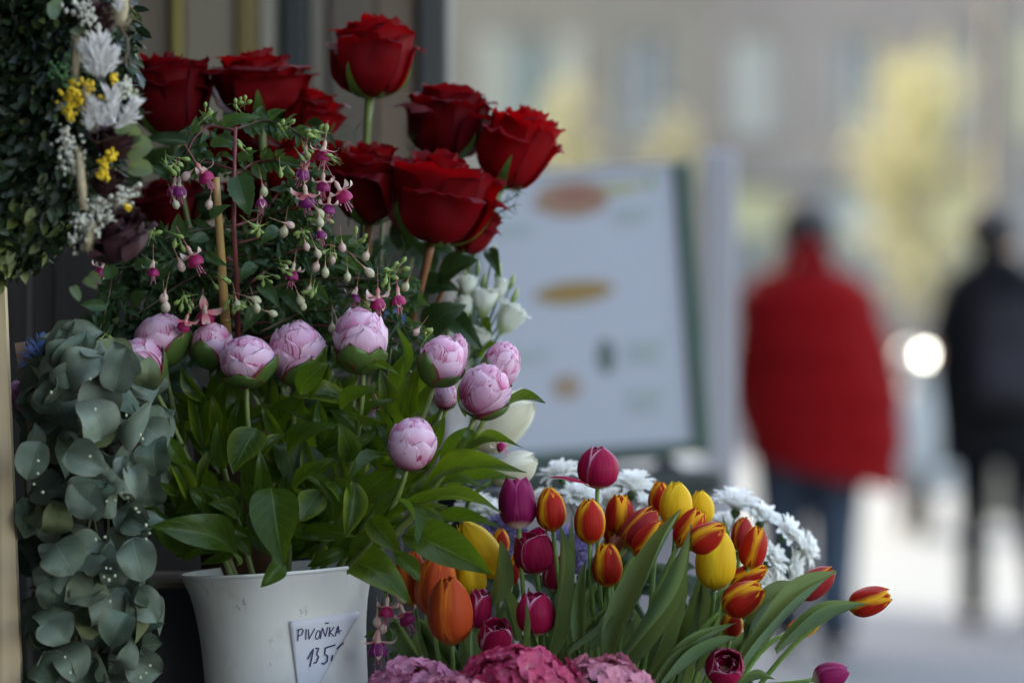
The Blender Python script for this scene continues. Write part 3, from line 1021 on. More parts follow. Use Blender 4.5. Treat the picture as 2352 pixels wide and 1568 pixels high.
# ------------------------------------------------------------------ the flower kiosk behind the stall
KY = 5.6
t = thing('flower_kiosk', 'tall kiosk wall of grey and olive boards behind the red roses', 'kiosk', (-1.4, KY, 0))
bands = [(-4200, 40, (.035, .035, .04)), (40, 150, (.05, .052, .06)), (150, 262, (.075, .062, .05)), (262, 392, (.140, .108, .074)), (392, 416, (.23, .18, .035)), (416, 540, (.185, .150, .105)),
         (540, 592, (.15, .105, .032)), (592, 644, (.32, .29, .23)), (644, 706, (.018, .022, .022)), (706, 752, (.165, .14, .11)), (752, 858, (.095, .074, .055)),
         (858, 958, (.14, .095, .062)), (958, 1030, (.040, .036, .034))]
for k, (a, b, c_) in enumerate(bands):
    xa, xb = P(a, 0, KY).x, P(b, 0, KY).x
    dy = (0.0, .012, .004, .016)[k % 4]
    mb = MB().box((xa + .0012, KY + dy, 0), (xb - .0012, KY + .05, 3.6), bev=.004)
    ob('wall_board', mb.mesh('wall_board', plain('board_paint_%d' % k, [min(.7, q_ * 1.05) for q_ in c_], .6, .12, 5), False), t)
mb = MB().box((-3.0, KY + .052, 0), (P(1030, 0, KY).x - .002, KY + .5, 3.6))
ob('back_wall', mb.mesh('back_wall', M['dark_bucket'], False), t)
mb = MB().box((-3.05, KY - .12, 3.602), (P(1030, 0, KY).x + .02, KY + .55, 3.7), bev=.01)
ob('roof', mb.mesh('roof', M['dark_bucket'], False), t)

mb = MB().box((-.78, -.8, 0), (-.745, KY - .002, 3.4), bev=.004)  # unseen panel added to block light from the left
ob('light_block_panel', mb.mesh('light_block_panel', M['dark_bucket'], False), t)
mb = MB().box((-.743, 1.6, 2.302), (-.52, KY - .125, 2.34), bev=.006)  # out-of-view roof added to shade the left side from above
ob('shade_canopy', mb.mesh('shade_canopy', M['dark_bucket'], False), t)
mb = MB().box((-.743, 4.14, 2.02), (-.26, KY - .13, 2.06), bev=.006)  # lower overhead board, added to darken the rear left roses
ob('rear_shade_board', mb.mesh('rear_shade_board', M['dark_bucket'], False), t)
for xx in (-.74, -.56):  # beams of the added roof, also out of view
    mb = MB().box((xx, 1.62, 2.25), (xx + .03, KY - .125, 2.30))
    ob('shade_canopy_beam', mb.mesh('shade_canopy_beam', M['dark_bucket'], False), t)
# unseen kiosk box added behind the photographer to cut the front light
t = thing('blocker_kiosk', 'dark kiosk box added out of view to block the front light', 'kiosk', (.2, -1.8, 0))
mb = MB().box((-.78, -2.8, 0), (.42, -.85, 3.3), bev=.02)
ob('wall', mb.mesh('wall', M['dark_bucket'], False), t)
mb = MB().box((-.9, -2.95, 3.302), (.54, -.7, 3.4), bev=.02)
ob('roof', mb.mesh('roof', M['dark_bucket'], False), t)
for k in range(9):
    mb = MB().box((-.70, -.848, .9 + k * .22), (.34, -.835, 1.1 + k * .22), bev=.004)
    ob('blocker_slat', mb.mesh('blocker_slat', M['dark_bucket'], False), t)
# the dark board the bunches stand against
t = thing('back_board', 'dark brown back board of the stand behind the bunches', 'board', (-.3, 4.62, 0))
M['dark_board'] = wood_mat('dark_board', (0.030, 0.026, 0.024), (0.055, 0.045, 0.036), sc=(30, 30, 2))
for k, (a, b) in enumerate(((-140, 70), (70, 130), (130, 330), (330, 520), (520, 720), (720, 920), (920, 1010))):
    mb = MB().box((P(a, 0, 4.62).x + .001, 4.62 + .004 * (k % 2), 0), (P(b, 0, 4.62).x - .001, 4.64, P(0, 545, 4.62).z), bev=.002)
    ob('plank', mb.mesh('plank', M['dark_board'], False), t)

# the stall's table
TZ = 0.70
t = thing('flower_stand', 'dark wooden flower stand carrying the buckets', 'stand', (0, 4.1, 0))
for k in range(5):
    mb = MB().box((-.85, 3.72 + k * .16, TZ - .03), (.60, 3.72 + k * .16 + .152, TZ - .002 * (k % 2)), bev=.004)
    ob('plank', mb.mesh('plank', M['stand_wood'], False), t)
for xx in (-.8, .5):
    for yy in (3.76, 4.44):
        mb = MB().box((xx, yy, 0), (xx + .06, yy + .06, TZ - .032), bev=.004)
        ob('leg', mb.mesh('leg', M['stand_wood'], False), t)
for yy in (3.78, 4.46):
    mb = MB().box((-.738, yy, TZ - .12), (.498, yy + .03, TZ - .033), bev=.004)
    ob('rail', mb.mesh('rail', M['stand_wood'], False), t)

# ------------------------------------------------------------------ buckets
S4 = 4.0 / K
BKY = 4.06
bk_c = P(640, 1304, BKY)
BUM = Matrix.Translation(bk_c) @ Matrix.Rotation(R(-4), 4, 'Y')
ub = BKY / K
bprof = [(0, 226), (14, 221), (40, 210), (80, 200), (130, 193), (280, 186), (560, 172), (840, 160)]
bR = curve([(a, b) for a, b in bprof])
depth_px = (bk_c.z - TZ) / ub - 6
bt = thing('flower_bucket', 'stained white plastic bucket holding the pink peonies', 'bucket', (bk_c.x, BKY, TZ))
mb = MB()
pr = []
for k in range(26):
    s_ = depth_px * (k / 25) ** 1.6
    pr.append((bR(s_) * ub, -s_ * ub))
wall = [(pr[0][0] - 5 * ub, 1.5 * ub), (pr[0][0] - 1.0 * ub, 2.0 * ub)] + pr
inner = [(r - 5 * ub, z) for r, z in pr]
mb.lathe(list(reversed(inner[:16])) + wall, 64)
mb.lathe([(1e-5, pr[-1][1]), (pr[-1][0], pr[-1][1])], 64)
ob('shell', mb.mesh('shell', M['bucket']), bt, BUM)
mb = MB()
mb.lathe([(pr[0][0] - .5 * ub, 1.2 * ub), (pr[0][0] + 2.2 * ub, 1.5 * ub), (pr[0][0] + 3.2 * ub, -1.5 * ub), (pr[0][0] + 2.6 * ub, -5 * ub), (pr[0][0] - 1.0 * ub, -7 * ub)], 64)
ob('rim', mb.mesh('rim', M['bucket']), bt, BUM)


def on_bucket(px, py, off=0.0015):
    """the spot of the bucket's front that lies behind the photograph's spot (px, py)"""
    Y = BKY - .075
    for _ in range(6):
        p = P(px, py, Y)
        l = BUM.inverted() @ p
        r = bR(-l.z / ub) * ub + off
        y = -math.sqrt(max(1e-9, r * r - l.x * l.x))
        Y = (BUM @ Vector((l.x, y, l.z))).y
    return P(px, py, Y)


def ribbon(mb, pts, w, off):
    """a pen stroke of width w on the bucket's skin"""
    q = []
    for a, b in zip(pts[:-1], pts[1:]):
        n = max(2, int(math.hypot(a[0] - b[0], a[1] - b[1]) / 3))
        q += [(a[0] + (b[0] - a[0]) * k / n, a[1] + (b[1] - a[1]) * k / n) for k in range(n)]
    q.append(pts[-1])
    V, F = [], []
    for i, (x, y) in enumerate(q):
        x0, y0 = q[max(0, i - 1)]
        x1, y1 = q[min(len(q) - 1, i + 1)]
        d = math.hypot(x1 - x0, y1 - y0) or 1
        nx, ny = -(y1 - y0) / d, (x1 - x0) / d
        V += [on_bucket(x + nx * w / 2, y + ny * w / 2, off), on_bucket(x - nx * w / 2, y - ny * w / 2, off)]
    for i in range(len(q) - 1):
        F.append((2 * i, 2 * i + 1, 2 * i + 3, 2 * i + 2))
    mb.add(V, F)


C8 = lambda X, Y_: (287.1 + X * .293, 1205.9 + Y_ * .293)
tag = thing('price_tag', 'white paper price tag with blue handwriting on the bucket', 'price tag', on_bucket(700, 1500))
a, b, c_ = C8(1285, 750), C8(1850, 672), C8(1382, 1480)
mb = MB()
N_ = 14
for side, off in ((0, .0022),):
    def tri(u_, v_):
        top = (a[0] + (b[0] - a[0]) * v_, a[1] + (b[1] - a[1]) * v_)
        return on_bucket(top[0] + (c_[0] - top[0]) * u_, top[1] + (c_[1] - top[1]) * u_, .0016 + .0012 * math.sin(v_ * 3.1) * (1 - u_))
    mb.grid(tri, N_, N_)
po = ob('paper', mb.mesh('paper', M['paper']), tag)
sol = po.modifiers.new('thickness', 'SOLIDIFY')
sol.thickness = .0004
strokes1 = [
    [(1355, 905), (1358, 860), (1362, 815)], [(1348, 822), (1385, 808), (1400, 825), (1388, 852), (1358, 868)],
    [(1418, 895), (1422, 810)],
    [(1440, 812), (1442, 892), (1490, 805)],
    [(1500, 850), (1492, 880), (1508, 892), (1528, 868), (1530, 830), (1512, 822), (1498, 850)],
    [(1532, 888), (1548, 800), (1572, 872), (1590, 795)], [(1570, 762), (1582, 768), (1598, 760)],
    [(1600, 872), (1606, 795)], [(1640, 795), (1606, 838), (1640, 868)],
    [(1648, 868), (1672, 785), (1680, 850)], [(1652, 838), (1698, 822)]]
strokes2 = [
    [(1430, 1048), (1478, 965), (1450, 1108)],
    [(1492, 962), (1520, 962), (1502, 1008), (1518, 1030), (1500, 1072), (1478, 1080)],
    [(1570, 960), (1565, 1010), (1590, 1022), (1585, 1062), (1560, 1086), (1542, 1078)], [(1570, 960), (1650, 935)],
    [(1628, 1015), (1620, 1062)],
    [(1660, 968), (1715, 918)]]
for nm, st, w in (('handwriting', strokes1, 2.6), ('handwriting', strokes2, 3.6)):
    mb = MB()
    for s_ in st:
        ribbon(mb, [C8(*q) for q in s_], w, .0036)
    ob(nm, mb.mesh(nm, M['ink'], False), tag)


def bucket(name, label, px, Y, rim_py, r_px, mat, bottom=TZ, cat='bucket', flare=.82, soil=None, base=None):
    c = P(px, rim_py, Y)
    r = r_px * Y / K
    t = thing(name, label, cat, (c.x, Y, bottom))
    h = c.z - bottom - .001
    mb = MB()
    out = [(r * flare * (1 - .02), -h), (r * (flare + .08), -h * .5), (r * .96, -h * .12), (r * 1.0, -.008), (r * 1.03, -.004), (r * 1.03, .002), (r * .97, .002)]
    inn = [(r * .95, -.01), (r * .90, -h * .2), (r * .8, -h * .95), (1e-5, -h * .95)]
    mb.lathe([(1e-5, -h)] + out + inn, 32, c)
    ob('shell', mb.mesh('shell', M[mat]), t)
    if soil:
        mb = MB().lathe([(r * .93, -.012), (r * .5, -.006), (1e-5, -.004)], 20, c)
        ob('soil', mb.mesh('soil', M['soil']), t)
    return t


bucket('flower_bucket', 'black bucket holding the red and yellow tulips', 1455, 4.03, 1610, 105, 'black_bucket')
bucket('flower_bucket', 'black bucket holding the orange tulips beside the white bucket', 1120, 4.05, 1610, 95, 'black_bucket')
bucket('flower_bucket', 'tall black bucket holding the red roses', 770, 4.32, 1010, 165, 'black_bucket')
bucket('flower_bucket', 'black bucket of white flowers behind the tulips', 1500, 4.36, 1500, 130, 'black_bucket')
bucket('flower_bucket', 'black bucket behind the peonies holding white lisianthus', 1090, 4.38, 1120, 85, 'black_bucket')
bucket('hydrangea_pot', 'brown pot of the pink hydrangeas below the tulips', 1190, 3.84, 1790, 130, 'terra', cat='pot', soil=1)
CR = 1.06
bucket('plant_pot', 'brown pot of the fuchsia behind the peonies', 560, 4.17, 990, 120, 'terra', bottom=CR, cat='pot', soil=1)
t = thing('wooden_crate', 'upturned wooden crate under the fuchsia pot', 'crate', (P(560, 0, 4.17).x, 4.2, TZ))
xc = P(560, 0, 4.17).x
for k in range(4):
    zz = TZ + .002 + k * .088
    mb = MB().box((xc - .15, 4.185, zz), (xc + .12, 4.197, zz + .08), bev=.002)
    ob('slat', mb.mesh('slat', M['stand_wood'], False), t)
mb = MB().box((xc - .15, 4.09, CR - .006), (xc + .12, 4.30, CR - .001))
ob('top_board', mb.mesh('top_board', M['stand_wood'], False), t)
for xx in (xc - .15, xc + .10):
    mb = MB().box((xx, 4.199, TZ), (xx + .02, 4.295, CR - .007))
    ob('corner_post', mb.mesh('corner_post', M['stand_wood'], False), t)

# dark grey square tub behind the white bucket
c = P(330, 1346, 4.14)
t = thing('square_tub', 'dark grey square tub between eucalyptus and the white bucket', 'tub', (c.x, 4.2, TZ))
x0, x1 = P(190, 0, 4.14).x, P(500, 0, 4.14).x
mb = MB()
for lo, hi in (((x0, 4.14, TZ), (x1, 4.146, c.z)), ((x0, 4.30, TZ), (x1, 4.306, c.z)), ((x0, 4.147, TZ), (x0 + .006, 4.299, c.z)), ((x1 - .006, 4.147, TZ), (x1, 4.299, c.z))):
    mb.box(lo, hi, bev=.001)
ob('shell', mb.mesh('shell', M['dark_bucket'], False), t)
mb = MB().box((x0 - .004, 4.134, c.z - .012), (x1 + .004, 4.139, c.z + .002), bev=.001)
ob('rim', mb.mesh('rim', M['dark_bucket'], False), t)

# pale pine plank at the very edge and the small stake beside it
t = thing('pine_plank', 'pale pine plank standing upright at the left edge', 'plank', P(20, 1568, 3.93))
e0, e1 = P(1, 430, 3.93), P(60, 1870, 3.93)
d = (e0 - e1).normalized()
w = Vector((d.z, 0, -d.x))
mb = MB()
V = []
for p in (e1, e0):
    for yy in (0, .02):
        V += [p + Vector((0, yy, 0)), p - w * .045 + Vector((0, yy, 0))]
mb.add(V, [(0, 1, 5, 4), (2, 6, 7, 3), (0, 4, 6, 2), (1, 3, 7, 5), (0, 2, 3, 1), (4, 5, 7, 6)])
ob('board', mb.mesh('board', M['pine'], False), t)
t = thing('wooden_stake', 'short reddish wooden stake beside the pine plank', 'stake', P(92, 1100, 4.02))
mb = MB()
p0, p1 = P(100, 1150, 4.02), P(44, 786, 4.02)
d = (p1 - p0).normalized()
w = Vector((d.z, 0, -d.x)) * U(11)
V = []
for p in (p0, p1):
    for yy in (0, .006):
        V += [p + w + Vector((0, yy, 0)), p - w + Vector((0, yy, 0))]
mb.add(V, [(0, 1, 5, 4), (2, 6, 7, 3), (0, 4, 6, 2), (1, 3, 7, 5), (0, 2, 3, 1), (4, 5, 7, 6)])
ob('shaft', mb.mesh('shaft', M['stake'], False), t)

# ------------------------------------------------------------------ petals and leaves
def petal(mb, prof, wid, nu=11, nv=9, cup=0.0, edge=0.0, drop=0.0, ruf=0.0, rufs=3.0, seed=0.0, lip=0.0, ridge=0.0, th0=0.0, at=0.0, vshift=0.0):
    """one petal on a body of revolution: prof(u)->(radius, height), wid(u)->half angle"""
    def fn(u, t):
        v = 2 * t - 1
        r, z = prof(u)
        th = th0 + v * wid(u) + vshift * u
        a = abs(v)
        r = r * (1 - cup * a * a) + edge * a**3 * u - ridge * math.exp(-(v / .12)**2) * min(1, u * 4)
        k = max(0.0, (u - .78) / .22)
        r += lip * k * k
        z -= lip * .75 * k**3
        if ruf:
            r += ruf * nz(u * rufs + seed, v * rufs * .8, seed) * u * 2
            z += ruf * nz(v * rufs * 1.3, seed * 1.7, u) * u * 2
        z -= drop * a * a * u
        return (r * math.sin(th), -r * math.cos(th), z)
    mb.grid(fn, nu, nv, at)
    return mb


def leaf_mesh(name, mat, shape='ovate', arch=.25, fold=.25, wave=.03, twist=0.0, nu=13, nv=7, serr=0.0, seed=0.0, droop=0.0):
    W = {'ovate': lambda t: (math.sin(math.pi * t**.72)**.85) * .5,
         'elliptic': lambda t: (math.sin(math.pi * t)**.75) * .5,
         'lance': lambda t: (math.sin(math.pi * t**.8)**.9) * .5,
         'tulip': curve([(0, .16), (.12, .34), (.3, .48), (.5, .5), (.7, .40), (.85, .24), (.95, .09), (1, .0)]),
         'round': lambda t: .5 * math.sqrt(max(0, 1 - (2 * (t**.92) - 1)**2)) * (1.0 if t > .08 else 1)}[shape]
    mb = MB()

    def fn(u, t):
        v = 2 * t - 1
        w = W(u)
        if serr and 0.05 < u < .97:
            w *= 1 + serr * (1 if int(u * (nu - 1) + .5) % 2 else -1)
        x = v * w * (1 - .12 * fold)
        y = u - droop * u * u * .15
        z = -arch * (u - .5)**2 * 4 * .25 - droop * u * u * .5 + fold * abs(v) * w + wave * math.sin(u * 9 + seed) * v * v * 1.2 + wave * .7 * nz(u * 3 + seed, v * 2, seed)
        a = twist * (u - .3)
        return (x * math.cos(a) - z * math.sin(a) * .5, y, z + x * math.sin(a))
    mb.grid(fn, nu, nv)
    return mb.mesh(name, M[mat])


LEAF = {}
for k in range(6):
    LEAF['peony', k] = leaf_mesh('peony_leaf', 'peony_leaf', ('ovate', 'elliptic', 'lance')[k % 3], .5 + .18 * k, .22 + .07 * (k % 3), .03 + .01 * (k % 2), (-.5, .3, 0, .6, -.2, .2)[k], seed=k * 1.7, nu=15)
    LEAF['rose', k] = leaf_mesh('rose_leaf', 'rose_leaf', 'ovate', .4 + .15 * k, .25, .03, (.3, -.3, .1)[k % 3], serr=.04, nu=19, seed=k * 2.1)
    LEAF['fu', k] = leaf_mesh('fuchsia_leaf', 'fu_leaf', 'ovate', .35 + .2 * k, .25, .035, (.4, -.4, .1)[k % 3], serr=.05, nu=15, nv=5, seed=k * 1.3)
    LEAF['tulip', k] = leaf_mesh('tulip_leaf', 't_leaf', 'tulip', .15 + .08 * k, .45 + .12 * (k % 3), .02, (.35, -.35, .6, -.15, .1, -.5)[k], nu=17, nv=9, seed=k * 2.3)
for k in range(7):
    LEAF['euc', k] = leaf_mesh('eucalyptus_leaf', 'euc_leaf', 'round', .6 + .3 * k, (.25, .5, .15, .7, .35, .95, .3)[k], .07, (.4, -.6, .8, .2, -.5, .3, .9)[k], nu=11, nv=9, seed=k * 1.9)
LEAF['pale', 0] = leaf_mesh('pale_leaf', 'pale_leaf', 'round', .4, .3, .03, .2, nu=11, nv=9)


def put_leaf(kind, parent, base, tip, width, normal=None, k=None, name='leaf', Yb=None, zs=1.0):
    if normal is None:
        normal = (rng.uniform(-.4, .4), -1, rng.uniform(.1, .8))
    k = rng.randrange(6) if k is None else k
    return ob(name, LEAF[kind, k % (7 if kind == 'euc' else 6)], parent, leafM(base, tip, width, normal, zs))


def stem(parent, name, pts, r0, r1, mat, seg=7):
    n = len(pts)
    mb = MB().tube(pts, [r0 + (r1 - r0) * i / (n - 1) for i in range(n)], seg)
    return ob(name, mb.mesh(name, M[mat]), parent)


# ------------------------------------------------------------------ tulips
TUL = {}


def tulip_meshes(kind, var):
    """six petal meshes of a tulip of unit width 2 and unit height; var: 0 closed, 1 slightly open, 2 open cup, 3 double"""
    key = (kind, var)
    if key in TUL:
        return TUL[key]
    top = {0: .28, 1: .52, 2: .84, 3: .72, 4: .44, 5: .18}[var]
    mid = {0: .96, 1: .97, 2: 1.0, 3: .98, 4: .93, 5: .88}[var]
    rf = curve([(0, .16), (.07, .55), (.18, .84), (.38, 1.0), (.62, mid), (.80, mid * .73 + top * .20), (.92, mid * .36 + top * .52), (1, top)])
    wf = curve([(0, .55), (.1, .85), (.3, 1.08), (.55, 1.10), (.78, 1.05), (.90, .86), (.965, .52), (1, .04)])
    out = []
    n = 13 if var == 3 else 6
    for k in range(n):
        inner = k >= 3
        if k < 6:
            s = 1.0 if not inner else .90
            th = (k % 3) * 2 * math.pi / 3 + (math.pi / 3 if inner else 0) + .12 * nz(k * 3.1, var)
            hh = 2.0 if not inner else 1.97
        else:
            s, th, hh = .72 - .07 * (k - 6) * .6, k * 2.4, 1.55 + .25 * nz(k * 2.2)
        sd = k * 7.3 + var * 2.1
        hj = hh * (1 + .035 * nz(sd))
        mb = MB()
        petal(mb, lambda u, s=s, hj=hj: (rf(u) * s, hj * u), lambda u: wf(u) * (1 if k < 6 else .75), 14, 9, cup=.05, edge=.05 if var else .02,
              ruf=(.035 if var in (0, 5) else .055) if k < 6 else .09, rufs=2.4, seed=sd, ridge=-.03 if k % 2 else .035, th0=th, vshift=.10)
        out.append(mb.mesh('petal', M[kind]))
    TUL[key] = out
    return out


def tulip(label, px, py, w, h, tilt, fwd, kind, Y, tgt, var=0, roll=0.0, lean=.5, group='tulips', stem_r=4.6):
    d = tdir(tilt, fwd)
    hw, hh = U(w, Y) / 2, U(h, Y) / 2
    c = P(px, py, Y)
    base = c - d * hh
    foot = P(tgt[0], tgt[1], tgt[2])
    t = thing('tulip', label, 'tulip', foot, group)
    Mx = axM(base, d, roll, (hw, hw, hh))
    for me in tulip_meshes('t_' + kind, var):
        ob('petal', me, t, Mx)
    L = (base - foot).length
    pts = bez(base + d * hh * .06, -d * L * .30, foot, (foot - base).normalized() * L * lean, 12)
    stem(t, 'stem', pts, U(stem_r * 1.15), U(stem_r * 1.5), 't_stem', 8)
    return t


TB = (1455, 1690, 4.03)     # inside the bucket of striped tulips
OB = (1120, 1690, 4.05)     # inside the bucket of orange tulips


def jit(t, a=55):
    return (t[0] + rng.uniform(-a, a), t[1], t[2] + rng.uniform(-.03, .03))


T = {}
TL = [
    ('a', 'tallest magenta tulip with one petal fallen sideways, before the white flowers', 1374, 1074, 98, 97, 2, 6, 'magenta', 4.02, (1400, 1690, 4.04), 0, .5),
    ('b', 'purple magenta tulip with a pale base beside the peony leaves', 1189, 1157, 88, 117, -3, -12, 'purple', 4.0, (1230, 1690, 4.03), 1, .9),
    ('c', 'red tulip with yellow edges just right of the purple one', 1265, 1169, 72, 103, -6, 4, 'redyel', 3.99, (1330, 1690, 4.03), 0, .35),
    ('d', 'upright red tulip with yellow edges under the tallest magenta tulip', 1355, 1197, 73, 105, 0, 3, 'redyel', 3.97, (1390, 1690, 4.03), 0, .2),
    ('e', 'red tulip with a broad yellow stripe down its middle before white petals', 1423, 1182, 68, 95, 2, 3, 'redyel', 4.05, (1430, 1690, 4.05), 0, 1.1),
    ('f', 'rose red tulip leaning right behind a yellow edged one', 1471, 1212, 74, 110, 38, 4, 'pinkred', 4.02, (1380, 1690, 4.03), 0, .3),
    ('g', 'yellow edged red tulip tucked against the broad leaf blade', 1490, 1236, 60, 102, 40, 6, 'redyel', 3.99, (1390, 1690, 4.02), 0, 1.0),
    ('h', 'bright red tulip with yellow edges low in the middle of the bunch', 1395, 1297, 70, 104, -2, 4, 'redyel', 3.97, (1420, 1690, 4.02), 0, .3),
    ('i', 'small yellow and red tulip peeping out between two striped ones', 1402, 1226, 32, 58, -8, 4, 'redyel', 4.06, (1420, 1690, 4.06), 0, 1.0),
    ('j', 'wilted dusky coral tulip below the small yellow one', 1418, 1256, 46, 60, 12, 10, 'coral', 4.04, (1430, 1690, 4.05), 1, .4),
    ('k', 'half open magenta tulip with ragged white edged petals at the left', 1226, 1270, 94, 98, -8, 10, 'magenta', 4.0, (1260, 1690, 4.03), 2, .4),
    ('l', 'magenta tulip half hidden behind an upright leaf', 1274, 1316, 56, 84, 6, 5, 'magenta', 4.04, (1330, 1690, 4.05), 1, .2),
    ('m', 'cup shaped pink magenta tulip with white rims low in front', 1231, 1410, 92, 98, -1, 8, 'magenta', 3.95, (1260, 1690, 4.0), 1, .55),
    ('n', 'double magenta tulip touching the big orange one', 1098, 1400, 64, 92, 10, 14, 'magenta', 3.99, (1110, 1690, 4.03), 3, .8),
    ('o', 'lowest double magenta tulip just above the hydrangeas', 1138, 1464, 82, 84, 4, 30, 'magenta', 3.94, (1140, 1690, 4.0), 3, .2),
    ('p', 'largest orange tulip at the front beside the white bucket', 1034, 1403, 106, 158, -3, 4, 'orange', 3.93, (1045, 1690, 4.02), 0, .7),
    ('q', 'dull orange tulip right behind the largest orange one', 1003, 1345, 100, 150, 4, 4, 'orange', 4.0, (1060, 1690, 4.05), 0, .1),
    ('r', 'shaded orange tulip tucked under the bright green leaf', 946, 1330, 80, 125, -6, 4, 'orange', 4.03, (1040, 1690, 4.05), 1, .6),
    ('s', 'long yellow tulip leaning left under the peony leaves', 1106, 1262, 82, 156, -36, 4, 'yellow', 4.04, (1140, 1690, 4.06), 0, .4),
    ('t', 'round yellow tulip partly hidden beside the orange tulips', 1080, 1322, 74, 110, -10, 4, 'yellow', 4.03, (1110, 1690, 4.06), 0, 1.0),
    ('u', 'small orange red tulip behind the long yellow one', 1149, 1246, 44, 66, 5, 4, 'redyel', 4.09, (1160, 1690, 4.08), 0, .2),
    ('v', 'narrow red and yellow tulip left of the half open magenta one', 1178, 1310, 34, 72, 8, 4, 'redyel', 4.07, (1180, 1690, 4.07), 0, .6),
    ('w', 'dark red tulip left of the two topmost yellow tulips', 1514, 1144, 50, 78, 4, 4, 'redyel', 4.08, (1470, 1690, 4.06), 0, .1),
    ('x', 'topmost yellow tulip with a pointed tip', 1553, 1160, 78, 108, 2, 3, 'yellow', 4.04, (1490, 1690, 4.05), 0, .5),
    ('y', 'shorter yellow tulip to the right of the topmost one', 1612, 1166, 58, 80, -6, 3, 'yellow', 4.08, (1520, 1690, 4.06), 0, .2),
    ('z', 'red yellow tulip leaning over the tip of the broad leaf', 1584, 1212, 64, 100, 32, 4, 'redyel', 4.01, (1450, 1690, 4.04), 0, .8),
    ('aa', 'dark red tulip lying across the big yellow one', 1624, 1233, 70, 98, 56, 10, 'redyel', 3.94, (1420, 1690, 4.0), 0, .4),
    ('ab', 'big plump yellow tulip below the dark red one', 1645, 1284, 95, 142, 3, 4, 'yellow', 3.99, (1560, 1690, 4.03), 0, .75),
    ('ac', 'rose red tulip at the right rim behind its yellow edged neighbour', 1705, 1227, 52, 82, 6, 4, 'pinkred', 4.06, (1580, 1690, 4.06), 0, .3),
    ('ad', 'yellow edged red tulip leaning right beside the white flowers', 1731, 1257, 64, 100, 14, 4, 'redyel', 4.02, (1580, 1690, 4.04), 0, 1.0),
    ('ae', 'orange red tulip lying above the near horizontal red one', 1720, 1322, 56, 92, 64, 4, 'redyel', 4.03, (1560, 1690, 4.04), 0, .6),
    ('af', 'fat red tulip lying right with yellow edges, above the leaf fan', 1707, 1374, 80, 108, 58, 8, 'redyel', 3.95, (1470, 1690, 4.0), 0, .3),
    ('ag', 'small dark red tulip half buried under the fat red one', 1682, 1434, 52, 60, 10, 4, 'redyel', 4.0, (1600, 1690, 4.03), 0, .2),
    ('ah', 'rose red tulip crossed by a leaf tip, leaning out right', 1873, 1339, 66, 104, 54, 4, 'pinkred', 4.02, (1610, 1690, 4.03), 0, .5),
    ('ai', 'outermost red and yellow tulip lying almost flat at the far right', 1997, 1380, 68, 102, 72, 4, 'redyel', 3.98, (1620, 1720, 4.02), 0, .9),
    ('aj', 'orange red tulip hidden behind the long right hand leaves', 1845, 1440, 48, 84, 70, 4, 'redyel', 4.05, (1620, 1700, 4.05), 0, .1),
    ('ak', 'magenta tulip opened towards the camera at the bottom', 1665, 1530, 92, 70, 18, 62, 'magenta', 3.92, (1600, 1720, 4.0), 3, .2),
    ('al', 'purplish magenta tulip on a pale horizontal stem at the bottom right', 1908, 1550, 64, 86, 78, -10, 'purple', 3.96, (1650, 1580, 3.99), 0, .3),
]
for q_, (key, lab, px, py, w, h, tilt, fwd, kind, Y, tgt, var, roll) in enumerate(TL):
    if kind in ('redyel', 'yellow', 'orange') and var == 0 and q_ % 3 == 1:
        var = 4
    if kind in ('redyel', 'pinkred') and var == 0 and q_ % 4 == 2:
        var = 5
    T[key] = tulip(lab, px, py, w, h, tilt, fwd, kind, Y, tgt, var, roll, lean=.35)
# the fallen petal of the tallest tulip
mb = MB()
petal(mb, lambda u: (.35 + .5 * math.sin(u * 2.6), 2 * u), lambda u: .55 * math.sin(math.pi * min(.99, u * .9 + .08)), 12, 7, cup=.1, ruf=.05, seed=3.3)
ob('fallen_petal', mb.mesh('fallen_petal', M['t_magenta']), T['a'], axM(P(1352, 1122, 4.0), tdir(-82, 6), R(70), (U(26), U(26), U(46))))

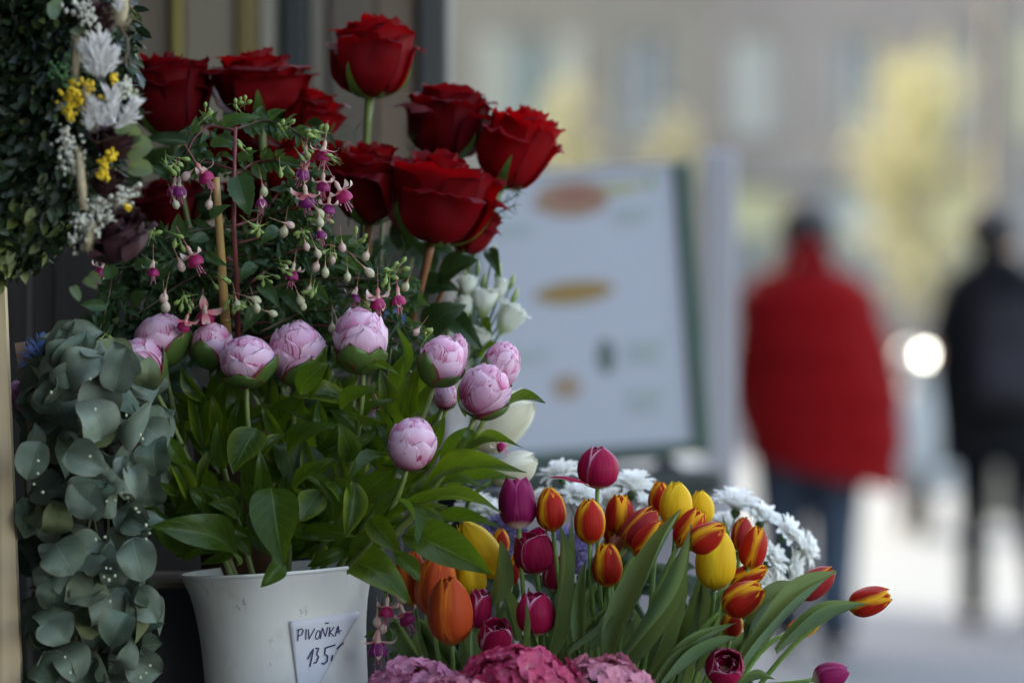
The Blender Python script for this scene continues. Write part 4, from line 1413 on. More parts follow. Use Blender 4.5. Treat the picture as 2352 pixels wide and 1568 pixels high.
LV = [  # tulip, base, tip, width, Y base, Y tip, normal, variant
    ('g', (1398, 1520), (1561, 1166), 80, 3.93, 3.94, (-.35, -1, .2), 0),
    ('aa', (1404, 1545), (1597, 1208), 46, 3.92, 3.93, (.5, -1, .1), 1),
    ('z', (1488, 1570), (1576, 1280), 44, 3.93, 3.96, (.3, -1, .1), 3),
    ('af', (1480, 1580), (1690, 1418), 30, 3.91, 3.93, (.2, -1, .7), 4),
    ('ab', (1498, 1585), (1687, 1456), 28, 3.90, 3.92, (.1, -1, .8), 2),
    ('ah', (1700, 1530), (1920, 1302), 38, 3.93, 3.97, (-.4, -1, .3), 1),
    ('aj', (1706, 1500), (1827, 1326), 34, 3.97, 4.0, (-.6, -1, .2), 5),
    ('ai', (1780, 1488), (1993, 1371), 24, 3.94, 3.95, (.0, -1, .8), 4),
    ('ag', (1690, 1530), (1718, 1414), 36, 3.95, 3.97, (.5, -1, .1), 3),
    ('ad', (1600, 1540), (1612, 1336), 62, 4.0, 4.02, (.2, -1, .1), 0),
    ('d', (1262, 1520), (1297, 1200), 46, 3.95, 3.97, (.4, -1, .1), 3),
    ('h', (1338, 1500), (1346, 1282), 48, 3.94, 3.95, (-.3, -1, .2), 0),
    ('m', (1195, 1520), (1211, 1380), 18, 3.91, 3.92, (.2, -1, .2), 4),
    ('o', (1250, 1530), (1220, 1438), 30, 3.93, 3.94, (-.3, -1, .2), 2),
    ('v', (1120, 1400), (1154, 1240), 38, 4.0, 4.0, (.6, -1, .1), 2),
    ('k', (1190, 1470), (1146, 1330), 50, 4.02, 4.03, (.2, -1, .2), 1),
    ('c', (1255, 1500), (1320, 1180), 26, 4.05, 4.06, (.2, -1, .2), 4),
    ('e', (1360, 1490), (1400, 1400), 40, 3.98, 4.0, (.2, -1, .2), 3),
    ('f', (1300, 1490), (1400, 1390), 26, 3.99, 4.0, (.3, -1, .4), 5),
    ('p', (1090, 1530), (1085, 1440), 26, 3.91, 3.92, (.1, -1, .1), 3),
    ('q', (1000, 1560), (960, 1420), 46, 4.03, 4.05, (.2, -1, .2), 0),
    ('r', (1060, 1560), (930, 1400), 48, 4.05, 4.06, (.1, -1, .4), 1),
    ('x', (1540, 1500), (1640, 1225), 34, 4.05, 4.06, (.2, -1, .2), 4),
    ('y', (1640, 1450), (1668, 1180), 26, 4.09, 4.10, (.3, -1, .1), 3),
    ('ac', (1620, 1560), (1690, 1330), 44, 4.02, 4.05, (.2, -1, .2), 0),
    ('ak', (1560, 1600), (1590, 1460), 42, 3.96, 3.97, (.1, -1, .2), 3),
    ('l', (1290, 1560), (1372, 1330), 44, 4.04, 4.06, (-.2, -1, .2), 1),
    ('t', (1120, 1520), (1168, 1370), 52, 4.05, 4.07, (.2, -1, .1), 0),
    ('w', (1470, 1560), (1530, 1350), 56, 4.04, 4.06, (.2, -1, .1), 1),
    ('al', (1700, 1568), (1780, 1552), 22, 3.97, 3.97, (.1, -.6, 1), 4),
    ('j', (1440, 1560), (1460, 1390), 50, 4.05, 4.07, (.3, -1, .1), 3),
    ('n', (1150, 1560), (1110, 1420), 50, 4.05, 4.06, (.3, -1, .1), 2),
    ('s', (1040, 1580), (1060, 1460), 50, 4.04, 4.05, (.3, -1, .1), 5),
    ('u', (1210, 1560), (1240, 1420), 50, 4.06, 4.07, (-.3, -1, .1), 0),
    ('b', (1330, 1580), (1290, 1440), 54, 4.07, 4.08, (-.3, -1, .1), 1),
    ('i', (1560, 1590), (1540, 1430), 54, 4.06, 4.07, (.3, -1, .1), 3),
]
for key, b, tp, w, Yb, Yt, nrm, var in LV:
    ob('leaf', LEAF['tulip', var], T[key], leafM(P(b[0], b[1], Yb), P(tp[0], tp[1], Yt), U(w * .8), nrm))
keys = list(T)
for k in range(46):         # the blades deeper in the bunch
    x = rng.uniform(960, 1660)
    b = P(x, rng.uniform(1540, 1600), rng.uniform(4.06, 4.2))
    tp = b + Vector((rng.gauss(.01 + (x - 1350) / 14000, .02), .01, U(rng.uniform(90, 230) - abs(x - 1400) * .12)))
    best = min(keys, key=lambda q: abs(WM[T[q].name].translation.x - b.x) + rng.random() * .02)
    ob('leaf', LEAF['tulip', rng.randrange(6)], T[best], leafM(b, tp, U(rng.uniform(30, 58)), (rng.uniform(-.6, .6), -1, .1)))
# the leaf whose blade rolls over, low in the bunch
mb = MB()


def roll_fn(u, t):
    v = 2 * t - 1
    a = -0.4 + 3.6 * t
    p = P(1398 - 92 * u, 1428 + 56 * u, 3.92 + .01 * u)
    r = U(26 - 6 * u)
    return p + Vector((math.sin(a) * r * .5, -math.cos(a) * r, math.sin(a) * r * .9 - .006 * u))


mb.grid(roll_fn, 10, 11)
ob('rolled_leaf', mb.mesh('rolled_leaf', M['t_leaf']), T['h'])

# cream tulips behind the peony leaves
tulip('cream tulip leaning right behind the peony leaf tips', 1152, 972, 112, 170, 48, 6, 'cream', 4.22, (1110, 1300, 4.34), 1, .3, group='cream tulips')
tulip('lower cream tulip just above the purple magenta tulip', 1182, 1078, 84, 112, 62, 6, 'cream', 4.14, (1100, 1300, 4.34), 0, .5, group='cream tulips')

# ------------------------------------------------------------------ roses
ROSE = {}


def rose_meshes(var, mat='rose'):
    key = (var, mat)
    if key in ROSE:
        return ROSE[key]
    rr = random.Random(var * 11 + 3)
    out = []
    op = (0.0, .35, .12, .6, .22, .48)[var % 6]          # openness
    layers = [(4, .30, 1.78, .60, .0, 1.5), (5, .52, 1.86, .78, .05, 1.15), (5, .76, 1.84, .95, .10 + .08 * op, 1.0), (5, .96, 1.72 - .12 * op, 1.03 + .18 * op, .16 + .25 * op, .92), (3, 1.06, 1.40 - .2 * op, 1.05 + .3 * op, .22 + .3 * op, .72)]
    ph = rr.random() * 6
    for li, (n, Rr, H, tf, lip, W) in enumerate(layers):
        ph += .7
        for k in range(n):
            th = ph + 2 * math.pi * k / n + rr.uniform(-.15, .15)
            Rj = Rr * rr.uniform(.95, 1.05) - .03 * (k % 2)
            Hj = H * rr.uniform(.93, 1.05)
            lj = lip * rr.uniform(.4, 1.5)
            rf = curve([(0, .10), (.08, .12 + .42 * Rj), (.25, .86 * Rj), (.5, Rj), (.75, Rj * (1 + tf) / 2), (1, Rj * tf)])
            wf = curve([(0, .5 * W), (.2, .95 * W), (.5, 1.12 * W), (.8, 1.06 * W), (.93, .98 * W), (.98, .82 * W), (1, .58 * W)])
            sd = li * 9.1 + k * 3.7 + var * 5.5
            mb = MB()
            petal(mb, lambda u: (rf(u), Hj * u), wf, 15, 13, cup=-.02 * li, edge=.05 * li * (.5 + op), ruf=.03 + .012 * li, rufs=1.9, seed=sd, lip=lj, th0=th, vshift=.12, drop=.05)
            out.append(mb.mesh('petal', M[mat]))
    ROSE[key] = out
    return out


mb = MB()


def sep(u, t):
    v = 2 * t - 1
    w = .11 * (1 - u)**.6 * (1 if u > .05 else .7)
    r = .12 + .45 * math.sin(u * 1.9)
    return (v * w, -r * (1 + .2 * u), -.03 - .28 * u * u + .34 * u - .08 * math.sin(u * 5))


mb.grid(sep, 9, 5)
SEPAL = mb.mesh('sepal', M['rose_sepal'])
mb = MB()
mb.grid(lambda u, t: ((2 * t - 1) * .24 * (1 - u)**.7, -(.14 + 1.2 * math.sin(min(u, .92) * 1.5)**.8 * .93), -.03 + .85 * u**1.5), 9, 5)
SEPAL_UP = mb.mesh('sepal', M['rose_sepal'])


def rose(label, px, py, w, h, tilt, fwd, Y, var, roll, tgt=(770, 1150, 4.32), stem_mat='rose_stem', leaves=(), tone='rose'):
    d = tdir(tilt, fwd)
    hw, hh = U(w, Y) / 2 * .93, U(h, Y) / 2
    base = P(px, py, Y) - d * hh
    foot = P(*tgt)
    t = thing('red_rose', label, 'rose', foot, 'red roses')
    Mx = axM(base, d, roll, (hw, hw, hh * 1.06))
    for me in rose_meshes(var, tone):
        ob('petal', me, t, Mx)
    for k in range(5):
        ob('sepal', SEPAL_UP if k % 3 else SEPAL, t, axM(base + d * hh * .02, d, roll + k * 1.2566 + .3, (hw, hw, hh)))
    L = (base - foot).length
    n = 14
    pts = bez(base + d * hh * .12, -d * L * .33, foot, (foot - base).normalized() * L * .3, n)
    rr_ = [U(12), U(11), U(8)] + [U(6.0)] * (n - 3)
    mb = MB().tube(pts, rr_, 8)
    ob('stem', mb.mesh('stem', M[stem_mat]), t)
    for (b, tp, lw, Yl) in leaves:
        put_leaf('rose', t, P(b[0], b[1], Yl), P(tp[0], tp[1], Yl - .02), U(lw, Yl))
    return t


rose('tallest red rose on a bare green stem against the kiosk boards', 855, 130, 168, 190, 4, 2, 4.28, 2, .4, (800, 1150, 4.32))
rose('wide open red rose with a flared rim beside the tallest one', 592, 192, 190, 156, -4, 4, 4.27, 3, 1.0, (720, 1150, 4.32), leaves=[((640, 300), (600, 255), 40, 4.25)])
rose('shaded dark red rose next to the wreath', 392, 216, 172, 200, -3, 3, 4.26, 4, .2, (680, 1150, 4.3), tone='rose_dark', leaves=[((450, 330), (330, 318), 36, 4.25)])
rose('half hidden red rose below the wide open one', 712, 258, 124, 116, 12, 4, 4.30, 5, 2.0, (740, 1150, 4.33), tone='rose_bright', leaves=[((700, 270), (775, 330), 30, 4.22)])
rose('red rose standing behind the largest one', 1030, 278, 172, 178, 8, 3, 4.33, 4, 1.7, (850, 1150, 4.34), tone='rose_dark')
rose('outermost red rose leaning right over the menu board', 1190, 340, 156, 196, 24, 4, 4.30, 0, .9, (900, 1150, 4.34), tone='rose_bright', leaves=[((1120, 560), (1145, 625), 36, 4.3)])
rose('largest red rose facing out above the white lisianthus', 1012, 452, 212, 220, 12, 8, 4.22, 1, .1, (860, 1150, 4.3), 'rose_stem_red',
     leaves=[((960, 760), (1058, 700), 78, 4.24), ((1000, 690), (1108, 800), 60, 4.26), ((1000, 640), (1090, 590), 70, 4.27), ((960, 650), (1050, 660), 60, 4.28)])
rose('red rose tucked behind the right side of the largest one', 1086, 520, 96, 130, 28, 2, 4.28, 0, 2.5, (900, 1150, 4.34), 'rose_stem_red')
rose('red rose between the fuchsia and the largest rose', 850, 418, 142, 195, 2, 4, 4.26, 5, 2.9, (820, 1150, 4.3), 'rose_stem_red', leaves=[((800, 640), (845, 545), 52, 4.24), ((830, 690), (870, 560), 40, 4.27)])
rose('red rose glowing through the fuchsia twigs', 690, 400, 190, 190, -4, 6, 4.30, 1, .6, (760, 1150, 4.32))
rose('red rose behind the fuchsia below the wide open rose', 560, 330, 150, 130, 4, 6, 4.33, 1, 1.9, (720, 1150, 4.32))
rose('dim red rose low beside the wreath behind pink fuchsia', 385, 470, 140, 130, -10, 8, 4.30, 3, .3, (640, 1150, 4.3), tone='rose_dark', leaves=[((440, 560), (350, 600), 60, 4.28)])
rose('dim red rose deep behind the bamboo cane', 590, 470, 150, 150, 0, 6, 4.36, 0, .3, (720, 1150, 4.34))

# dark rose foliage that fills the bunch behind the fuchsia
t = thing('rose_foliage', 'dark bunch of rose leaves behind the fuchsia', 'foliage', P(770, 1100, 4.36))
for k in range(120):
    x, y = rng.uniform(310, 1010), rng.uniform(300, 960)
    if x > 780 and y < 560 or x > 640 and y < 380:
        continue
    Y = rng.uniform(4.28, 4.42)
    b = P(x, y, Y)
    a = rng.uniform(0, 6.28)
    L = U(rng.uniform(80, 130))
    put_leaf('rose', t, b, b + Vector((math.cos(a) * L, rng.uniform(-.02, .02), math.sin(a) * L)), L * .55)
mb = MB()
for k in range(9):
    mb.tube([P(770 + rng.uniform(-90, 90), 1130, 4.34), P(rng.uniform(420, 950), rng.uniform(480, 640), 4.36)], U(5), 6)
ob('stems', mb.mesh('stems', M['rose_stem']), t, kind='stuff')


def fern(label, root, tips, Y, seed):
    rr = random.Random(seed)
    t = thing('fern_sprig', label, 'fern', P(*root, Y))
    mb = MB()
    for tp in tips:
        pts = bez(P(*root, Y), Vector((0, 0, .04)), P(*tp, Y), (P(*tp, Y) - P(*root, Y)) * .4, 14)
        mb.tube(pts, U(1.3), 4)
        for i in range(3, 14):
            for k in range(4):
                p = pts[i]
                dv = Vector((rr.gauss(0, 1), rr.gauss(0, .6), rr.gauss(.5, .8))).normalized() * U(rr.uniform(14, 34))
                mb.tube([p, p + dv], [U(.9), U(.5)], 3, cap=False)
    ob('fronds', mb.mesh('fronds', M['fern']), t, kind='stuff')


fern('feathery green fern sprig behind the tallest rose stem', (800, 520), [(782, 290), (815, 300), (760, 330)], 4.30, 1)
fern('fine fern sprig sticking out right under the outermost rose', (1080, 560), [(1195, 440), (1180, 470), (1150, 500)], 4.28, 2)
fern('fern sprig between the two roses left of the largest one', (930, 640), [(945, 320), (915, 470), (900, 430)], 4.31, 3)
fern('fern sprig in the dark below the largest rose', (900, 700), [(880, 560), (930, 560), (860, 600)], 4.22, 4)

# ------------------------------------------------------------------ peonies
PEO = {}


def peony_meshes(var):
    if var in PEO:
        return PEO[var]
    rr = random.Random(var * 5 + 1)
    out = []
    op = (.015, .04, .0, .09)[var % 4]
    layers = [(8, .90 + op * .5, 160, 26, 34, .10 + op), (8, .93 + op * .3, 128, 30, 38, .07 + op), (7, .965, 96, 36, 44, .055 + op), (5, 1.0, 62, 46, 54, .04 + op * .6)]
    ph = rr.random() * 6
    for li, (n, Rr, pc, A, B, lift) in enumerate(layers):
        ph += .55
        for k in range(n):
            th = ph + 2 * math.pi * k / n + rr.uniform(-.3, .3)
            Rj = Rr * rr.uniform(.965, 1.035)
            pj = pc + rr.uniform(-12, 9)
            Aj, Bj = A * rr.uniform(.85, 1.2), B * rr.uniform(.8, 1.2)
            lj = lift * rr.uniform(.1, 1.6)
            sd = li * 5.3 + k * 2.9 + var * 7.7
            mb = MB()

            def fn(u, t_):
                v = 2 * t_ - 1
                p = 2 * u - 1
                w = max(.03, 1 - abs(p)**(3.2 if p > 0 else 2.0))**.55
                jag = 1 + (.10 * nz(v * 2.6 + sd, sd) + .08 * nz(v * 7 + sd, sd)) * max(0, p)
                phi = min(R(176), max(R(6), R(pj + p * Aj * jag * (1 - .12 * v * v * max(0, p)))))
                arc = v * R(Bj) * w * (1 + .10 * nz(u * 3.5 + sd, v))
                a_ = th + max(-2.2, min(2.2, arc / max(.24, math.sin(phi))))
                r = Rj * (1 + lj * max(0, u - .35)**1.3 + .035 * nz(u * 2.2 + sd, v * 1.8, sd) + (.035 * nz(v * 4.5 + sd, u * 3, sd) + .02 * nz(v * 9, u * 7, sd)) * u * u)
                return (r * math.sin(phi) * math.sin(a_), -r * math.sin(phi) * math.cos(a_), 1 - r * math.cos(phi))
            mb.grid(fn, 13, 13)
            out.append(mb.mesh('petal', M['peony']))
    mb = MB().ball((0, 0, .98), .86, 16, 12)
    for i in range(len(mb.uv)):
        mb.uv[i] = (mb.uv[i][0], .5 + .4 * mb.uv[i][1])
    out.append(mb.mesh('heart', M['peony']))
    PEO[var] = out
    return out


PSEP = []
for k in range(3):
    mb = MB()

    def fn(u, t_, k=k):
        v = 2 * t_ - 1
        phi = R(4 + (96 - 14 * k) * u * (1 - .12 * v * v))
        wd = .95 * math.sin(math.pi * min(1, .16 + .74 * u))**.7 / max(.45, math.sin(phi))**.5
        if u > .85:
            wd *= max(.04, 1 - ((u - .85) / .15)**2)
        r = 1.13 + .04 * nz(u * 3 + k, v * 2)
        return (r * math.sin(phi) * math.sin(v * wd), -r * math.sin(phi) * math.cos(v * wd), 1 - r * math.cos(phi))
    mb.grid(fn, 10, 9)
    PSEP.append(mb.mesh('sepal', M['peony_sepal']))


def peony(key, label, px, py, w, h, tilt, fwd, Y, var, roll, seps, tgt=(650, 1400, 4.06), bend=None):
    d = tdir(tilt, fwd)
    hw, hh = U(w, Y) / 2, U(h, Y) / 2
    base = P(px, py, Y) - d * hh
    foot = P(*tgt)
    t = thing('peony', label, 'peony', foot, 'pink peonies')
    for me in peony_meshes(var):
        ob(me.name.split('.')[0], me, t, axM(base, d, roll, (hw * 1.03, hw * 1.03, hh * 1.02)))
    for k, (a, sc) in enumerate(seps):
        ob('sepal', PSEP[k % 3], t, axM(base - d * hh * .02, d, R(a), (hw * 1.02, hw * 1.02, hh * sc * 1.1)))
    L = (base - foot).length
    pts = bez(base + d * hh * .12, -d * L * .35, foot, (foot - base).normalized() * L * .3, 14)
    stem(t, 'stem', pts, U(6.0), U(7.5), 'peony_stem', 8)
    PE[key] = t
    return t


PE = {}
peony('a', 'pale pink peony half hidden by the eucalyptus leaves', 322, 838, 112, 124, -30, 4, 4.03, 2, .3, [(100, 1), (200, 1)], (560, 1400, 4.06))
peony('b', 'large pink peony at the left with a green sepal on its side', 372, 778, 126, 112, -6, 2, 4.06, 0, .9, [(62, 1.15), (170, .9), (280, .8)], (570, 1400, 4.07))
peony('c', 'deep pink peony bud with a big green sepal in front', 487, 792, 92, 100, 2, 2, 4.05, 1, 2.0, [(-28, 1.05), (100, .9), (200, .9)], (600, 1400, 4.06))
peony('d', 'plump pale peony bud on the curved brown stem', 568, 827, 126, 112, 2, 4, 4.0, 2, 1.2, [(75, 1.1), (-10, .55), (190, .7)], (655, 1400, 4.0))
peony('e', 'opening pink peony with a ruffled heart, center of the row', 682, 812, 128, 136, 4, 12, 4.02, 3, .1, [(30, .9), (150, .7)], (660, 1400, 4.06))
peony('f', 'tallest pink peony rising above the row', 828, 780, 120, 142, -4, 2, 4.0, 1, .6, [(-20, .75), (40, .8), (150, .8), (-90, .8)], (690, 1400, 4.06))
peony('g', 'pale peony bud leaning right with a large red rimmed sepal', 1013, 828, 100, 112, 16, 2, 4.0, 0, 2.7, [(-48, 1.0), (60, .7), (170, .7)], (720, 1400, 4.06))
peony('h', 'small rose pink peony just behind the leaning pale bud', 1048, 820, 48, 104, 8, 0, 4.06, 1, .7, [(150, .6)], (730, 1400, 4.08))
peony('i', 'streaked white peony bud at the right end behind another bud', 1152, 838, 84, 110, 14, 0, 4.06, 2, 3.0, [(-60, 1.0), (170, .6)], (745, 1400, 4.08))
peony('j', 'round lilac pink peony at the right end of the row', 1113, 898, 114, 120, 20, 6, 3.97, 1, 1.9, [(80, .75), (190, .6)], (740, 1400, 4.04))
peony('k', 'lowest round peony bud with crimson streaks', 946, 1020, 110, 122, 12, 8, 3.95, 0, 1.5, [(160, .5)], (730, 1400, 4.02))
peony('l', 'small pink peony tucked behind the round right one', 1022, 908, 52, 64, 14, 0, 4.05, 2, .2, [(100, .6)], (730, 1400, 4.06))
peony('m', 'faded peony bud deep among the green leaves', 858, 958, 60, 56, 6, 4, 4.08, 1, .2, [(100, .6)], (700, 1400, 4.08))

PL = [  # peony, base, tip, width, Yb, Yt, normal, variant
    ('d', (590, 978), (533, 1083), 92, 3.96, 3.93, (-.2, -1, .35), 0),
    ('d', (600, 1045), (556, 1010), 40, 3.98, 3.96, (.2, -1, .2), 1),
    ('e', (640, 1030), (768, 962), 66, 3.98, 3.95, (.1, -1, .7), 3),
    ('e', (628, 1025), (770, 1112), 106, 4.0, 3.98, (.2, .9, -.4), 1),
    ('e', (660, 1120), (760, 1048), 34, 3.95, 3.93, (-.3, -1, .3), 2),
    ('f', (812, 1062), (780, 972), 62, 3.97, 3.95, (.3, -1, .2), 0),
    ('f', (890, 1030), (798, 1092), 46, 3.95, 3.92, (0, -.7, 1), 2),
    ('c', (585, 1268), (375, 1190), 92, 3.96, 3.88, (.1, -1, .7), 3),
    ('d', (622, 1108), (648, 1292), 116, 3.93, 3.87, (0, -1, .35), 0),
    ('k', (950, 1100), (1192, 1056), 62, 3.98, 3.93, (0, -.8, .8), 2),
    ('k', (915, 1148), (1140, 1148), 58, 3.95, 3.90, (.1, -.8, .8), 1),
    ('k', (960, 1200), (1148, 1192), 42, 4.0, 3.98, (.1, -.8, .7), 2),
    ('j', (940, 1130), (1100, 1090), 62, 4.02, 4.0, (0, -.8, .8), 5),
    ('j', (1000, 1130), (1180, 1080), 50, 4.05, 4.03, (0, -.8, .8), 2),
    ('k', (922, 1210), (1124, 1308), 100, 3.92, 3.86, (.1, -1, .5), 0),
    ('k', (925, 1130), (972, 1238), 44, 3.93, 3.88, (.85, -1, .1), 2),
    ('f', (800, 1268), (936, 1364), 92, 3.92, 3.86, (-.2, -1, .6), 3),
    ('g', (905, 1262), (966, 1330), 48, 3.95, 3.94, (.3, -1, .5), 1),
    ('e', (655, 1284), (604, 1345), 48, 3.90, 3.88, (.4, -1, .2), 2),
    ('j', (1128, 938), (1242, 908), 58, 3.99, 3.95, (.1, -.8, .8), 1),
    ('j', (1060, 1022), (1192, 1006), 32, 3.97, 3.93, (0, -.6, 1), 2),
    ('j', (1085, 980), (1060, 1040), 30, 3.97, 3.96, (.2, -1, .2), 2),
    ('e', (674, 905), (742, 835), 62, 3.95, 3.93, (-.4, -1, .2), 4),
    ('c', (470, 1030), (440, 862), 56, 4.03, 4.04, (.2, -1, .1), 2),
    ('c', (505, 1020), (470, 880), 60, 4.05, 4.06, (.3, -1, .1), 2),
    ('d', (560, 1000), (534, 880), 66, 4.03, 4.02, (.3, -1, .1), 1),
    ('e', (625, 990), (690, 905), 60, 4.03, 4.0, (-.2, -1, .3), 2),
    ('f', (770, 1040), (770, 860), 62, 4.05, 4.05, (.2, -1, .1), 2),
    ('f', (740, 1060), (782, 870), 54, 4.04, 4.03, (.4, -1, .1), 1),
    ('g', (900, 1000), (880, 850), 60, 4.04, 4.02, (.3, -1, .1), 2),
    ('g', (930, 970), (955, 845), 54, 4.03, 4.01, (-.3, -1, .1), 1),
    ('g', (960, 960), (1000, 870), 40, 4.04, 4.02, (-.3, -1, .1), 2),
    ('i', (1060, 960), (1085, 830), 30, 4.03, 4.02, (-.5, -1, .1), 2),
    ('g', (940, 865), (918, 745), 26, 3.98, 3.97, (.5, -1, .1), 2),
    ('f', (828, 842), (918, 848), 26, 3.98, 3.96, (0, -.4, 1), 2),
    ('a', (380, 1100), (420, 960), 50, 4.05, 4.04, (.2, -1, .1), 2),
    ('b', (420, 1180), (400, 1040), 60, 4.02, 4.0, (.2, -1, .1), 1),
    ('b', (500, 1160), (420, 1050), 66, 4.0, 3.98, (.2, -1, .3), 5),
    ('a', (520, 1200), (440, 1120), 60, 3.99, 3.97, (.2, -1, .3), 1),
    ('c', (560, 1180), (490, 1150), 50, 3.97, 3.95, (.2, -1, .5), 5),
    ('d', (740, 1120), (690, 1190), 70, 3.95, 3.92, (.1, -1, .4), 1),
    ('f', (760, 1090), (800, 1160), 56, 3.95, 3.92, (.2, -1, .4), 5),
    ('f', (820, 1100), (800, 1230), 62, 3.94, 3.92, (.4, -1, .3), 2),
    ('g', (840, 1180), (910, 1258), 60, 3.95, 3.92, (-.3, -1, .4), 4),
    ('k', (860, 1200), (920, 1130), 46, 3.97, 3.96, (.1, -1, .3), 2),
    ('m', (840, 1050), (870, 970), 50, 4.02, 4.01, (.1, -1, .3), 1),
    ('m', (720, 1000), (800, 985), 50, 4.02, 4.01, (.1, -1, .5), 2),
    ('h', (980, 1040), (1020, 960), 46, 4.03, 4.02, (.1, -1, .3), 2),
    ('l', (1010, 1060), (1080, 980), 46, 4.05, 4.04, (.1, -1, .3), 1),
    ('i', (1060, 1040), (1120, 1000), 36, 4.05, 4.04, (.1, -1, .5), 1),
]
for key, b, tp, w, Yb, Yt, nrm, var in PL:
    ob('leaf', LEAF['peony', var], PE[key], leafM(P(b[0], b[1], Yb), P(tp[0], tp[1], Yt), U(w), nrm, .7))
keys = list('abcdefgkjm')
for k in range(170):         # the inner leaves of the bunch
    x = rng.uniform(390, 960)
    y = rng.uniform(900, 1290)
    if x > 820 and y > 1230:
        continue
    Y = rng.uniform(3.96, 4.13)
    a = rng.gauss(1.57, .9)
    L = U(rng.uniform(85, 145))
    b = P(x, y, Y)
    ob('leaf', LEAF['peony', rng.randrange(6)], PE[keys[k % len(keys)]],
       leafM(b, b + Vector((math.cos(a) * L, rng.uniform(-.03, .01), math.sin(a) * L)), L * rng.uniform(.26, .44), (rng.uniform(-.6, .6), -1, rng.uniform(0, .7)), .7))

for k in range(34):         # low dark leaves over the bucket's rim
    x, y = rng.uniform(440, 830), rng.uniform(1180, 1300)
    b = P(x, y, rng.uniform(4.0, 4.1))
    a = rng.gauss(1.57, 1.0)
    L = U(rng.uniform(70, 120))
    ob('leaf', LEAF['peony', rng.randrange(6)], PE[keys[k % len(keys)]], leafM(b, b + Vector((math.cos(a) * L, rng.uniform(-.02, .02), abs(math.sin(a)) * L)), L * rng.uniform(.34, .5), (rng.uniform(-.6, .6), -1, rng.uniform(0, .5)), .7))

# ------------------------------------------------------------------ eucalyptus garland
t = thing('eucalyptus_garland', 'hanging bunch of round grey green eucalyptus leaves at the left', 'eucalyptus', P(210, 1700, 3.95))
eL = curve([(760, 165), (800, 120), (870, 72), (1000, 48), (1100, 46), (1300, 58), (1600, 66)])
eR = curve([(760, 235), (800, 285), (850, 330), (920, 376), (1000, 392), (1100, 386), (1250, 366), (1330, 350), (1400, 372), (1500, 352), (1600, 350)])
rr = random.Random(21)
hand = [((165, 905), (190, 765), 96, 3.92), ((192, 850), (228, 790), 100, 3.95), ((300, 880), (260, 790), 90, 3.9), ((150, 790), (140, 760), 56, 3.94), ((230, 960), (240, 850), 110, 3.9),
        ((130, 870), (235, 815), 100, 3.89), ((330, 900), (345, 830), 70, 3.97), ((90, 960), (130, 875), 70, 3.92), ((262, 905), (285, 800), 84, 3.88), ((250, 1010), (200, 920), 110, 3.87),
        ((300, 1060), (318, 1140), 60, 3.84), ((275, 1040), (285, 1100), 40, 3.84), ((120, 1240), (170, 1310), 110, 3.85), ((110, 1420), (150, 1470), 105, 3.85), ((215, 1130), (160, 1170), 90, 3.86),
        ((190, 1190), (215, 1110), 110, 3.86), ((300, 1230), (330, 1330), 90, 3.86), ((290, 1400), (250, 1480), 90, 3.86), ((90, 1010), (60, 1100), 80, 3.88), ((150, 1030), (235, 1075), 90, 3.86)]
for b, tp, w, Y in hand:
    put_leaf('euc', t, P(*b, Y), P(*tp, Y - .01), U(w), (rr.uniform(-.3, .3), -1, rr.uniform(0, .5)))
for k in range(272):
    y = 775 + 830 * (k / 272) + rr.uniform(-12, 12)
    a, b_ = eL(y), eR(y)
    q = rr.uniform(-1, 1)
    x = (a + b_) / 2 + (b_ - a) / 2 * q * .93
    layer = rr.random()
    Y = 3.88 + .16 * layer + .05 * q * q
    ang = rr.uniform(0, 6.28)
    sz = rr.uniform(58, 116) * (.85 if abs(q) > .8 else 1)
    b0 = P(x, y, Y)
    dv = Vector((math.cos(ang), rr.uniform(-.35, .25), math.sin(ang) * .9 - .25)).normalized() * U(sz)
    put_leaf('euc', t, b0 - dv * .5, b0 + dv * .5, U(sz * rr.uniform(.85, 1.1)), (rr.gauss(.1, .85), -1, rr.gauss(.3, .8)), k=rr.randrange(7))
for k in range(5):
    pts = [P(200 + 25 * math.sin(k * 1.7 + s_) + k * 8, 820 + s_ * 130, 3.97 + .01 * k) for s_ in range(7)]
    stem(t, 'stem', pts, U(5), U(3), 'euc_stem', 6)
bm_ = MB().ball((0, 0, 0), 1, 8, 6).mesh('berry', M['berry'])
for (x, y) in [(240, 1232), (222, 1238), (345, 1222), (335, 1240), (338, 1205), (242, 1302), (255, 1308), (240, 1325), (262, 1322), (250, 1330), (88, 1085), (80, 1110), (95, 1130), (86, 1060), (220, 940), (205, 1045), (280, 1130), (292, 1140),
               (285, 1122), (262, 1150), (245, 1152), (312, 1165), (318, 1175), (150, 1510), (160, 1545), (335, 1545), (322, 1556), (345, 1530), (118, 900), (208, 868), (330, 1010), (322, 1000), (250, 1380), (290, 955)]:
    p = P(x + rr.uniform(-3, 3), y + rr.uniform(-3, 3), 3.835)
    ob('berry', bm_, t, Matrix.Translation(p) @ Matrix.Diagonal((U(rr.uniform(2.2, 3.8)), U(3), U(rr.uniform(2.4, 4.4)), 1)))

